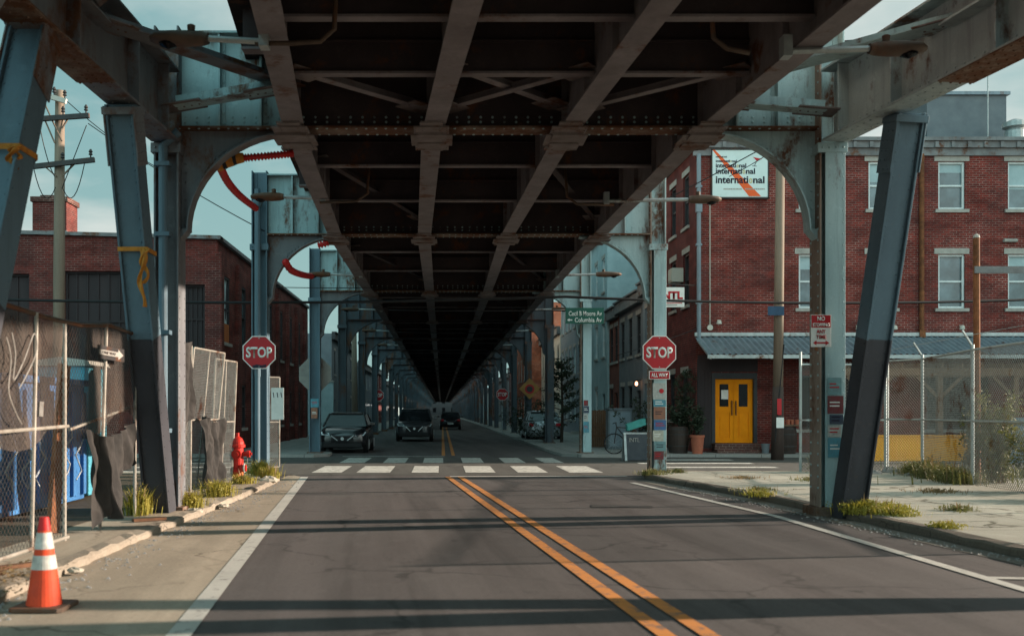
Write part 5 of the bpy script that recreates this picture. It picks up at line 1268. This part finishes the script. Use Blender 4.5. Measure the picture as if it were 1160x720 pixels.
m = MB(); m.box(a.x+.06, (a.x+b.x)/2-.01, D_-.012, D_-.002, .2, b.z-.15); m.box((a.x+b.x)/2+.01, b.x-.06, D_-.012, D_-.002, .2, b.z-.15); m.build('cabinet_door', M['stucco_b'], T)
T = thing('wood_hoarding', 'dark brown wooden hoarding beside the utility cabinet', 'fence', (6.3, 40, 0)); m = MB(); a = at(669, 503, 40); b = at(689, 464, 40)
for k in range(9): x = a.x+k*(b.x-a.x)/9; m.box(x, x+(b.x-a.x)/9-.01, 40, 40.04, .1, b.z-.02*(k % 2))
m.build('boards', M['board'], T); MB().box(a.x, b.x, 40.042, 40.1, .5, .6).build('hoarding_rail', M['board'], T)

def barrel(label, x, y, h=.88, r=.30):
    t = thing('barrel', label, 'barrel', (x, y, .1), 'dark barrels by the yellow doors')
    MB().lathe([(r*.84, 0), (r*.95, h*.2), (r, h*.5), (r*.95, h*.8), (r*.84, h)], 24, (x, y, .1)).build('staves', M['barrel'], t)
    for z in (.06, .25, .68, .88):
        rr = r*(.84+.16*math.sin(math.pi*z))+.006; MB().lathe([(rr, 0), (rr, h*.05)], 24, (x, y, .1+h*z)).build('hoop', M['darkmetal'], t)
    return t
p = at(769, 519, 34.2); barrel('dark barrel planter beside the terracotta pot', p.x, 34.3, .9, .36)
p = at(891, 518, 33.6); barrel('dark barrel standing behind the bare wooden pole', p.x+.1, 33.9, .92, .34)
T = thing('potted_goods', 'tray of potted trinkets on the barrel behind the pole', 'plant tray', (p.x+.1, 33.9, 1.02))
MB().box(p.x-.3, p.x+.5, 33.6, 34.2, 1.022, 1.07).build('tray', M['pergola'], T)
m = MB()
for k in range(5): m.lathe([(.05, 0), (.07, .14), (.06, .16)], 10, (p.x-.18+.15*k, 33.8+.06*(k % 2), 1.072))
m.build('pots', M['terracotta'], T)
T = thing('terracotta_pot', 'tapered terracotta pot left of the yellow double doors', 'plant pot', (8.6, 33.9, .1)); p = at(790, 519, 33.8)
MB().lathe([(.165, 0), (.22, .54), (.24, .54), (.24, .62), (.21, .62), (.2, .55), (0, .55)], 24, (p.x, 33.8, .1)).build('pot', M['terracotta'], T)
T = thing('white_bucket', 'small pale bucket beside the brick door steps', 'bucket', (11, 34.2, .1)); p = at(866, 518, 34.2); MB().lathe([(.11, 0), (.14, .3), (.15, .3), (.15, .33)], 16, (p.x, 34.1, .1)).build('pail', M['stucco_g'], T)

# pergola and yellow barrier of the street seating
T = thing('timber_pergola', 'timber pergola with braced posts behind the lot fence', 'pergola', (13.5, 31.5, 0)); D_ = 31.6
xs = [at(px, 500, D_).x for px in (985, 1064, 1150, 1240)]
for x in xs:
    m = MB(); m.box(x-.08, x+.08, D_-.08, D_+.08, 0, 2.62); m.bar((x, D_, 1.9), (x+.7, D_, 2.6), .08, .1); m.bar((x, D_, 1.9), (x-.7, D_, 2.6), .08, .1); m.build('post', M['pergola'], T)
MB().box(xs[0]-1.2, xs[-1]+1, D_-.1, D_+.1, 2.622, 2.85).build('beam', M['pergola'], T)
MB().box(xs[0]-1.2, xs[-1]+1, D_+1.4, D_+1.5, 2.622, 2.85).build('beam', M['pergola'], T)
for k in range(16): x = xs[0]-1+k*.62; MB().box(x, x+.06, D_-.3, D_+1.7, 2.852, 3.0).build('rafter', M['pergola'], T)
T = thing('yellow_barrier', 'low yellow painted barrier wall behind the corner lot', 'barrier', (13.5, 31, 0)); D_ = 30.8; a = at(975, 528, D_); b = at(1146, 494.5, D_)
MB().box(a.x, b.x, D_, D_+.25, .0, b.z).build('wall_face', M['yellowwall'], T, bevel=.01); MB().box(a.x-.02, b.x+.02, D_-.03, D_+.28, b.z+.001, b.z+.05).build('cap', M['yellowwall'], T)
T = thing('grey_crate', 'weathered grey wooden crate at the end of the yellow barrier', 'crate', (17, 29.8, 0)); a = at(1143, 520, 29.6); b = at(1172, 473, 29.6)
m = MB()
for k in range(6): z = .02+k*(b.z/6); m.box(a.x, b.x+.3, 29.6, 29.64, z, z+b.z/6-.015)
for x in (a.x, b.x+.22): m.box(x, x+.08, 29.56, 29.598, .0, b.z)
m.box(a.x, b.x+.3, 29.642, 30.2, 0, b.z-.02); m.build('crate_body', M['stucco_b'], T)

# ------------------------------------------------------------------ cars
def car(label, cat, X, D, body, Ln=4.3, Wd=1.8, Ht=1.45, hood=.95, face=-1, suv=False, grp=None):
    """built nose towards -Y at the origin, then placed"""
    t = thing('parked_car' if not suv else 'sport_utility_car', label, cat, (0, 0, 0))
    hw = Wd/2; gc = .22 if suv else .17; sh = hood+.05; n = 9
    # stations along length: y, bottom, belt (shoulder) height, half width
    st = [(0.0, gc+.10, hood-.26, .74), (.10, gc, hood-.12, .88), (.5, gc, hood-.03, .97), (1.1, gc, hood+.02, 1.0), (Ln*.5, gc, sh, 1.0), (Ln*.8, gc, sh+.03, .99), (Ln-.25, gc+.02, sh+.02, .95), (Ln, gc+.14, sh-.12, .84)]
    vs = []; fs = []
    for y, zb, zt, kx in st:
        w = hw*kx; zm = zb+(zt-zb)*.5
        ring = [(-w*.90, zb), (-w, zb+.14), (-w, zm), (-w*.97, zt-.05), (-w*.86, zt), (0, zt+.03), (w*.86, zt), (w*.97, zt-.05), (w, zm), (w, zb+.14), (w*.90, zb), (0, zb)]
        vs += [(x, y, z) for x, z in ring]
    N = 12
    for i in range(len(st)-1):
        for k in range(N): fs.append((i*N+k, i*N+(k+1) % N, (i+1)*N+(k+1) % N, (i+1)*N+k))
    fs += [tuple(range(N-1, -1, -1)), tuple((len(st)-1)*N+k for k in range(N))]
    m = MB(); m.add(vs, fs); bd = m.build('body', M[body], t, smooth=True, sub=1)
    # greenhouse
    y0, y1, y2, y3 = 1.0, 1.75, Ln-.95, Ln-.2
    gw0, gw1 = hw*.9, hw*.72; zt = Ht
    vs = [(-gw0, y0, sh-.02), (gw0, y0, sh-.02), (gw0, y3, sh), (-gw0, y3, sh), (-gw1, y1, zt-.06), (gw1, y1, zt-.06), (gw1, y2, zt-.08), (-gw1, y2, zt-.08)]
    m = MB(); m.add(vs, [(0, 1, 5, 4), (1, 2, 6, 5), (2, 3, 7, 6), (3, 0, 4, 7)]); gl = m.build('window', M['carglass'], t)
    m = MB(); m.prism([(-gw1-.02, zt-.075), (gw1+.02, zt-.075), (gw1*.85, zt), (-gw1*.85, zt)], y1-.04, y2+.06); 
    for a_, b_ in ((0, 4), (1, 5), (2, 6), (3, 7)): m.bar(vs[a_], vs[b_], .07, .07)
    for s in (-1, 1): m.bar((s*gw0*.99, (y0+y3)/2+.1, sh), (s*gw1, (y1+y2)/2+.1, zt-.07), .06, .09)
    m.build('roof', M[body], t, bevel=.02)
    for s in (-1, 1):
        for yy in (.78, Ln-.8):
            wr = .35 if suv else .31; w_ = MB().lathe([(wr*.7, -.1), (wr, -.08), (wr, .08), (wr*.7, .1)], 20, (s*(hw-.1), yy, wr), axis='x').build('wheel', M['black'], t)
            MB().lathe([(wr*.62, 0), (wr*.5, .03), (.06, .02)] if s > 0 else [(.06, -.02), (wr*.5, -.03), (wr*.62, 0)], 14, (s*(hw+.002), yy, wr), axis='x').build('rim', M['chrome'], w_)
        m = MB(); m.add([(s*hw*.5, .005, hood-.30), (s*hw*.86, .09, hood-.27), (s*hw*.93, .32, hood-.16), (s*hw*.55, .06, hood-.21)], [(0, 1, 2, 3)]); m.build('headlight', M['headlight'], t, solid=.03)
        m = MB(); m.box(*sorted((s*(hw+.02), s*(hw+.2))), 1.28, 1.4, sh+.0, sh+.14); m.build('mirror', M[body], t, bevel=.03)
        m = MB(); m.box(*sorted((s*hw*.62, s*hw*.88)), Ln-.03, Ln-.005, sh-.28, sh-.13); m.build('tail_light', M['signred'], t)
    m = MB(); m.prism([(-hw*.46, gc+.28), (hw*.46, gc+.28), (hw*.42, hood-.30), (-hw*.42, hood-.30)], -.025, .02); gr = m.build('grille', M['black'], t)
    m = MB()
    for s in (-1, 1): m.bar((s*hw*.20, -.03, gc+.30), (s*hw*.46, -.03, hood-.28), .03, .05, (0, 1, 0))
    m.lathe([(.06, 0), (.06, .012)], 14, (0, -.04, hood-.40), axis='y'); m.build('grille_trim', M['chrome'], gr)
    m = MB(); m.prism([(-hw*.8, gc+.06), (hw*.8, gc+.06), (hw*.75, gc+.2), (-hw*.75, gc+.2)], -.02, .03); m.build('bumper', M['black'], t)
    MB().box(-.24, .24, Ln-.005, Ln+.012, hood-.5, hood-.38).build('number_plate', M['plate'], t)
    t.location = (X, D, .0)
    if face > 0: t.rotation_euler.z = math.pi; t.location = (X, D+Ln, 0)
    if grp: t['group'] = grp
    return t
car('black hatchback parked behind the postered left column', 'car', -3.55, 36.4, 'carblack', 4.3, 1.78, 1.48, .93)
car('dark grey sport utility car driving towards the camera in the left lane', 'car', -1.35, 50.6, 'cargrey', 4.6, 1.88, 1.68, 1.05, suv=True)
car('distant dark car in the right lane seen from behind', 'car', .75, 84, 'carblack', 4.3, 1.78, 1.5, .95, face=1)
car('silver car parked behind the street tree on the right', 'car', 5.2, 51, 'carsilver', 4.4, 1.8, 1.55, 1.0, face=1)

# ------------------------------------------------------------------ plants
def blades(m, c, n, h, spread, seed, w=.018, mi=0, droop=.5):
    rnd = random.Random(seed); c = Vector(c)
    for k in range(n):
        a = rnd.uniform(0, 6.283); r = abs(rnd.gauss(0, spread*.5)); b = c+Vector((r*math.cos(a), r*math.sin(a), 0)); hh = h*rnd.uniform(.4, 1.1)
        d = Vector((math.cos(a+rnd.uniform(-1, 1)), math.sin(a+rnd.uniform(-1, 1)), 0)); s = Vector((-d.y, d.x, 0))*w*rnd.uniform(.6, 1.3)
        p1 = b+Vector((0, 0, hh*.6))+d*hh*.2*droop; p2 = b+Vector((0, 0, hh*rnd.uniform(.7, 1)))+d*hh*.6*droop
        m.add([b-s, b+s, p1+s*.8, p1-s*.8, p2], [(0, 1, 2, 3), (3, 2, 4)], mi)
def leaves(m, c, n, rx, ry, rz, seed, size=.05, mi=0, shell=.0):
    rnd = random.Random(seed); c = Vector(c)
    for k in range(n):
        v = Vector((rnd.gauss(0, 1), rnd.gauss(0, 1), rnd.gauss(0, 1))).normalized()*(rnd.random()**(.45))
        p = c+Vector((v.x*rx, v.y*ry, v.z*rz)); s = size*rnd.uniform(.5, 1.4)
        a = Vector((rnd.gauss(0, 1), rnd.gauss(0, 1), rnd.gauss(0, .7))).normalized(); b = a.orthogonal().normalized()
        b = Matrix.Rotation(rnd.uniform(0, 6.28), 3, a) @ b
        m.add([p-a*s, p+b*s*.45, p+a*s, p-b*s*.45], [(0, 1, 2, 3)], mi)
def weed(label, x, y, n, h, spread, seed, leafy=.5, mat='leafg', z=.09, dry=12):
    t = thing('weed_clump', label, 'weeds', (x, y, z), 'weeds on the verges'); m = MB(); blades(m, (x, y, z), int(n*2.4), h, spread, seed, .0065)
    leaves(m, (x, y, z+h*.3), int(n*3*leafy), spread, spread, h*.45, seed+9, .022)
    if dry: blades(m, (x, y, z), dry, h*1.5, spread, seed+50, .008, 1, .3)
    rnd = random.Random(seed)
    for k in range(int(n*leafy/8)):
        a = rnd.uniform(0, 6.28); r = abs(rnd.gauss(0, spread*.55)); leaves(m, (x+r*math.cos(a), y+r*math.sin(a), z+h*rnd.uniform(.2, .7)), 22, .09, .09, h*.35, seed*7+k, .018)
    m.build('leaves', [M[mat], M['leafdry']], t)
weed('yellow green weeds spreading at the foot of the right column', 5.85, 14.05, 240, .22, .34, 1, 1.2)
weed('low yellow weeds trailing right of the right strut', 6.35, 14.5, 160, .14, .38, 2, 1.0)
weed('low weeds at the kerb edge below the right strut', 6.15, 13.7, 120, .14, .3, 3, 1.0)
weed('tall grassy weeds left of the first left strut', -4.15, 13.9, 170, .42, .20, 4, .5, dry=14)
weed('weeds in front of the first left column', -3.72, 15.0, 150, .26, .24, 5, .9)
weed('weeds at the foot of the leaning fence', -3.75, 17.0, 200, .30, .30, 6, .9)
weed('yellow weeds beside the left stop sign column', -4.0, 22.5, 220, .38, .30, 7, .9)
weed('small weed tuft on the kerb past the hydrant', -3.6, 21.4, 130, .28, .22, 8, .8)
weed('small tuft in front of the hydrant', -3.9, 20.0, 110, .2, .25, 9, .8)
weed('dry grass tuft left of the postered column foot', 4.72, 22.6, 200, .16, .36, 10, .3, 'leafm', dry=20)
weed('dry grass tuft right of the postered column foot', 5.4, 23.2, 90, .14, .22, 11, .3, 'leafm')
weed('thin grass along the sidewalk joint near the corner', 6.3, 21.3, 120, .08, .5, 12, .2, 'leafdry')
weed('grass line in the cracked sidewalk left of the right column', 5.6, 18.0, 130, .09, .45, 13, .2, 'leafm')
weed('weeds on the kerb left of the right column', 5.35, 17.0, 120, .12, .32, 14, .6)
weed('bushy weeds at the foot of the first fence post', 8.9, 23.3, 240, .55, .36, 15, 1.2, 'leafm', dry=40)
for k, (x, y, h) in enumerate([(10.55, 22.6, .35), (10.5, 21.9, .45), (10.3, 21.2, .4), (10.2, 20.4, .4), (10.1, 19.7, .35)]):
    weed('low dusty weeds along the foot of the lot fence, %s' % ('by the corner post', 'just right of the corner post', 'under the middle rail gap', 'left of the tall bush', 'below the tall bush')[k], x, y, 220, h, .42, 20+k, 1.2, 'leafm', dry=25)
weed('grass tuft in a sidewalk crack right of the right strut', 7.3, 14.3, 90, .10, .30, 61, .4, 'leafm', z=.105)
weed('thin grass in the sidewalk joint in front of the lot fence', 8.6, 17.6, 110, .08, .45, 62, .3, 'leafdry', z=.105)
weed('short grass in the cracked sidewalk before the first fence post', 7.6, 20.6, 120, .09, .5, 63, .3, 'leafm', z=.105)
weed('tuft at the kerb edge right of the right strut', 6.05, 12.2, 90, .09, .22, 64, .5, z=.105)
def bush(label, x, y, h, w, seed, mat='leafm', n=26):
    t = thing('wild_bush', label, 'bush', (x, y, .05), 'bushes in the corner lot'); rnd = random.Random(seed); st = MB(); lv = MB()
    for k in range(n):
        a = rnd.uniform(0, 6.28); tip = Vector((x+math.cos(a)*w*rnd.uniform(.2, 1), y+math.sin(a)*w*.6*rnd.uniform(.2, 1), h*rnd.uniform(.5, 1.05))); b = Vector((x+rnd.gauss(0, .1), y+rnd.gauss(0, .1), .05)); mid = b+(tip-b)*.5+Vector((0, 0, h*.12))
        st.tube([b, mid, tip], [.012, .008, .003], 4)
        for q in range(8):
            f = .15+.85*q/7; p = b+(tip-b)*f+Vector((0, 0, h*.12*(1-abs(2*f-1)))); leaves(lv, p, 26, .14, .14, .17, seed*100+k*9+q, .035)
    st.build('stems', M['leafdry'], t); lv.build('foliage', M[mat], t)
bush('tall dusty green bush against the lot fence', 10.9, 19.9, 1.7, .75, 31, n=34)
bush('spreading bush at the right end of the lot fence', 10.7, 17.6, 1.25, 1.0, 32, n=34)
bush('small dry bush inside the lot behind the fence', 11.9, 22.2, .95, .6, 33, 'leafdry', 18)
bush('low bush at the far right edge of the lot', 10.4, 15.9, .8, .7, 34, n=22)
m = MB(); blades(m, (12.5, 21.5, .05), 900, .35, 3.2, 77, .012); o = m.build('lot_grass', M['leafm']); tag(o, 'sparse dry grass over the corner lot', 'grass', kind='stuff')
rnd = random.Random(9)
def rock(label, x, y, z, r, seed, name='loose_rock', grp='rocks in the corner lot', mat='rock', sq=.6):
    rn = random.Random(seed); m = MB(); prof = []
    vs = []; n = 9; rings = 6
    for i in range(rings):
        ph = math.pi*(i+.5)/rings
        for k in range(n):
            t = 2*math.pi*k/n; rr = r*(1+.28*mnoise.noise(Vector((math.cos(t)*2+seed, math.sin(t)*2, ph*1.5)))); vs.append((x+rr*math.sin(ph)*math.cos(t), y+rr*math.sin(ph)*math.sin(t), z+rr*sq*(1+math.cos(ph))*.9))
    fs = [(i*n+k, (i+1)*n+k, (i+1)*n+(k+1) % n, i*n+(k+1) % n) for i in range(rings-1) for k in range(n)]+[tuple(range(n)), tuple((rings-1)*n+k for k in range(n-1, -1, -1))]
    o = m.add(vs, fs).build(name, M[mat]); tag(o, label, 'rock', grp); return o
for k, (px, D_, r) in enumerate([(990, 22.9, .2), (1012, 23.2, .24), (1032, 22.3, .17), (1052, 22.0, .24), (1072, 22.9, .2), (1090, 21.5, .17)]):
    rock('pale broken rock in the row behind the lot fence, %s' % ('first from the right strut', 'second from the right strut', 'middle small one', 'largest lump', 'beside the tall bush', 'behind the tall bush')[k], (px-CX)/F*D_, D_, -.03, r, k+3)
for k, (x, y, r, lb) in enumerate([(-3.55, 14.6, .13, 'broken kerb stone at the foot of the first left strut'), (-3.35, 15.6, .09, 'small broken stone past the first left strut'), (-3.55, 20.9, .2, 'flat pale stone in front of the hydrant'), (-3.5, 18.6, .14, 'dark stone at the tarp foot'), (-3.35, 9.3, .08, 'small stone beside the traffic cone'), (-3.45, 9.0, .06, 'tiny stone on the kerb by the cone')]):
    rock(lb, x, y, .02, r, k+20, 'kerb_rubble', 'rubble on the left kerb', 'walk' if k != 3 else 'kerb', .4)
tag(GRIT.build('gravel', M['rock']), 'loose grit and small stones along both gutters', 'gravel', kind='stuff')
# dry leaf litter and boards on the near left pavement
m = MB(); rnd = random.Random(5)
for k in range(500):
    x = rnd.gauss(-3.75, .18); y = rnd.gauss(8.3, .5); s = rnd.uniform(.015, .035); z = .088+rnd.uniform(0, .06)*max(0, 1-abs(x+3.75)/.4); a = rnd.uniform(0, 6.28)
    d = Vector((math.cos(a), math.sin(a), rnd.uniform(-.4, .4)))*s; e = Vector((-math.sin(a), math.cos(a), rnd.uniform(-.4, .4)))*s*.6; p = Vector((x, y, z)); m.add([p-d, p+e, p+d, p-e], [(0, 1, 2, 3)])
o = m.build('leaf_litter', M['leafdry']); tag(o, 'dry leaf litter heaped on the left kerb', 'leaf litter', kind='stuff')
for lb, p, q in (('rusty brown batten lying on the left pavement behind the cone', (-4.1, 8.9, .105), (-3.72, 9.35, .105)), ('second rusty batten lying closer to the cone', (-4.2, 8.65, .105), (-3.8, 8.85, .105)), ('brown plank lying at the foot of the black tarp', (-3.95, 13.0, .11), (-3.6, 13.25, .11))):
    o = MB().bar(p, q, .09, .035).build('wood_batten', M['board']); tag(o, lb, 'board')
# plants by the corner building
def planter_plant(label, x, y, z, h, w, seed, n=10):
    t = thing('leafy_plant', label, 'plant', (x, y, z)); rn = random.Random(seed); st = MB(); lv = MB()
    for k in range(n):
        tip = Vector((x+rn.gauss(0, w*.45), y+rn.gauss(0, w*.3), z+h*rn.uniform(.45, 1))); st.tube([(x, y, z), tip], [.012, .005], 4)
        for q in range(5): leaves(lv, Vector((x, y, z))+(tip-Vector((x, y, z)))*(.35+.16*q), 14, .15, .13, .15, seed*31+k*7+q, .06)
    st.build('stems', M['bark'], t); lv.build('foliage', M['leafd'], t)
planter_plant('dark leafy plant growing from the barrel planter', at(769, 500, 34.3).x, 34.3, 1.0, .8, .6, 41, 14)
planter_plant('slender dark plant in the terracotta pot', at(790, 500, 33.8).x, 33.8, .66, 1.1, .4, 42, 9)
planter_plant('tall climbing plant on the brick corner behind the barrel', at(775, 500, 35.6).x-.1, 34.75, .1, 2.9, .45, 43, 16)
planter_plant('dark shrub behind the bicycle', 7.4, 36.4, .1, 1.9, 1.0, 44, 14)
# street tree on the right, with planters below
T = thing('street_tree', 'small dark street tree in front of the parked silver car', 'tree', (5.5, 46.5, .1)); tx, ty = at(636, 490, 46.5).x, 46.5
m = MB(); m.tube([(tx, ty, 0), (tx+.05, ty, 1.5), (tx-.02, ty, 4.0)], [.08, .06, .02], 8); rn = random.Random(3); tips = []
for k in range(22):
    z = 1.1+2.6*k/22; a = k*2.4; L = 1.05*(1-(k/26))+.15; tip = Vector((tx+math.cos(a)*L, ty+math.sin(a)*L, z+.35)); m.tube([(tx, ty, z), tip], [.025, .008], 5); tips.append((Vector((tx, ty, z)), tip))
m.build('trunk', M['bark'], T)
m = MB()
for k, (a, b) in enumerate(tips):
    for q in range(4): leaves(m, a+(b-a)*(.4+.2*q), 26, .22, .22, .14, 500+k*5+q, .07)
m.build('crown', M['leafd'], T)
planter_plant('dark shrub row filling the verge near the far right columns', at(592, 490, 55).x, 55, .1, 2.2, 1.6, 45, 24)
planter_plant('dark low shrub beside the street tree', at(617, 495, 48).x, 48, .1, 1.3, 1.2, 46, 16)

# ------------------------------------------------------------------ sky, sun, camera
SUN_EL, SUN_AZ = R(16), R(8)          # azimuth measured from +X towards +Y
sd = Vector((math.cos(SUN_EL)*math.cos(SUN_AZ), math.cos(SUN_EL)*math.sin(SUN_AZ), math.sin(SUN_EL)))
L = bpy.data.lights.new('sun', 'SUN'); L.energy = 5.0; L.angle = R(.8); L.color = (1.0, .84, .69)
lo = bpy.data.objects.new('sun', L); COL.objects.link(lo); lo.rotation_euler = sd.to_track_quat('Z', 'Y').to_euler()
w = bpy.data.worlds.new('World'); scene.world = w; w.use_nodes = True; nt = w.node_tree; nt.nodes.clear(); q = NB(nt)
out = q.n('ShaderNodeOutputWorld'); bg = q.n('ShaderNodeBackground'); q.l(bg.outputs[0], out.inputs[0]); bg.inputs[1].default_value = .05
sky = q.n('ShaderNodeTexSky', sky_type='NISHITA'); sky.sun_disc = False; sky.sun_elevation = SUN_EL
sky.sun_rotation = math.pi/2-SUN_AZ; sky.air_density = 1.3; sky.dust_density = 3.0; sky.ozone_density = 1.2
tc = q.n('ShaderNodeTexCoord'); sep = q.n('ShaderNodeSeparateXYZ'); q.l(tc.outputs['Generated'], sep.inputs[0])
mz = q.n('ShaderNodeMath', operation='ADD'); q.l(sep.outputs[2], mz.inputs[0]); mz.inputs[1].default_value = .12
dv = q.n('ShaderNodeVectorMath', operation='DIVIDE'); q.l(tc.outputs['Generated'], dv.inputs[0])
cmb = q.n('ShaderNodeCombineXYZ')
for k in range(3): q.l(mz.outputs[0], cmb.inputs[k])
q.l(cmb.outputs[0], dv.inputs[1])
nz = q.noise(dv.outputs[0], .75, 7, .55)
rx = q.n('ShaderNodeMapRange', interpolation_type='SMOOTHSTEP'); q.l(sep.outputs[0], rx.inputs['Value'])
for k, v in (('From Min', .05), ('From Max', .45), ('To Min', 0), ('To Max', .10)): rx.inputs[k].default_value = v
ad = q.n('ShaderNodeMath', operation='ADD'); q.l(nz, ad.inputs[0]); q.l(rx.outputs[0], ad.inputs[1])
cl = q.ramp(ad.outputs[0], .54, .72)
haze = q.mix(.80, sky.outputs[0], (2.05, 4.05, 4.15))
low = q.n('ShaderNodeMapRange', interpolation_type='SMOOTHSTEP'); q.l(sep.outputs[2], low.inputs['Value'])
for k, v in (('From Min', .38), ('From Max', .08), ('To Min', 0), ('To Max', .22)): low.inputs[k].default_value = v
haze = q.mix(low.outputs[0], haze, (4.9, 6.2, 5.9))
col = q.mix(q.mul(cl, .8), haze, (6.9, 7.0, 6.6))
# sky boosted behind the camera as added fill light, darker ahead
bk = q.n('ShaderNodeMapRange', interpolation_type='SMOOTHSTEP'); q.l(sep.outputs[1], bk.inputs['Value'])
for k, v in (('From Min', .15), ('From Max', -.8), ('To Min', .98), ('To Max', 3.3)): bk.inputs[k].default_value = v
vm = q.n('ShaderNodeVectorMath', operation='SCALE'); q.l(col, vm.inputs[0]); q.l(bk.outputs[0], vm.inputs['Scale'])
q.l(vm.outputs[0], bg.inputs[0])

cam = bpy.data.cameras.new('camera'); co = bpy.data.objects.new('camera', cam); COL.objects.link(co); scene.camera = co
co.location = (0, 0, H); co.rotation_euler = (R(90), 0, 0)
cam.sensor_width = 36; cam.lens = 36*F/1160; cam.shift_x = (580-CX)/1160; cam.shift_y = (CY-360)/1160
cam.clip_start = .05; cam.clip_end = 5000
cam.dof.use_dof = True; cam.dof.focus_distance = 25; cam.dof.aperture_fstop = 1.6
scene.view_settings.view_transform = 'Standard'; scene.view_settings.look = 'None'; scene.view_settings.exposure = 1.28; scene.view_settings.gamma = 1
scene.cycles.max_bounces = 6; scene.cycles.diffuse_bounces = 3; scene.cycles.transparent_max_bounces = 12
scene.cycles.use_denoising = True
for o in COL.objects:
    if '_o' in o: del o['_o']
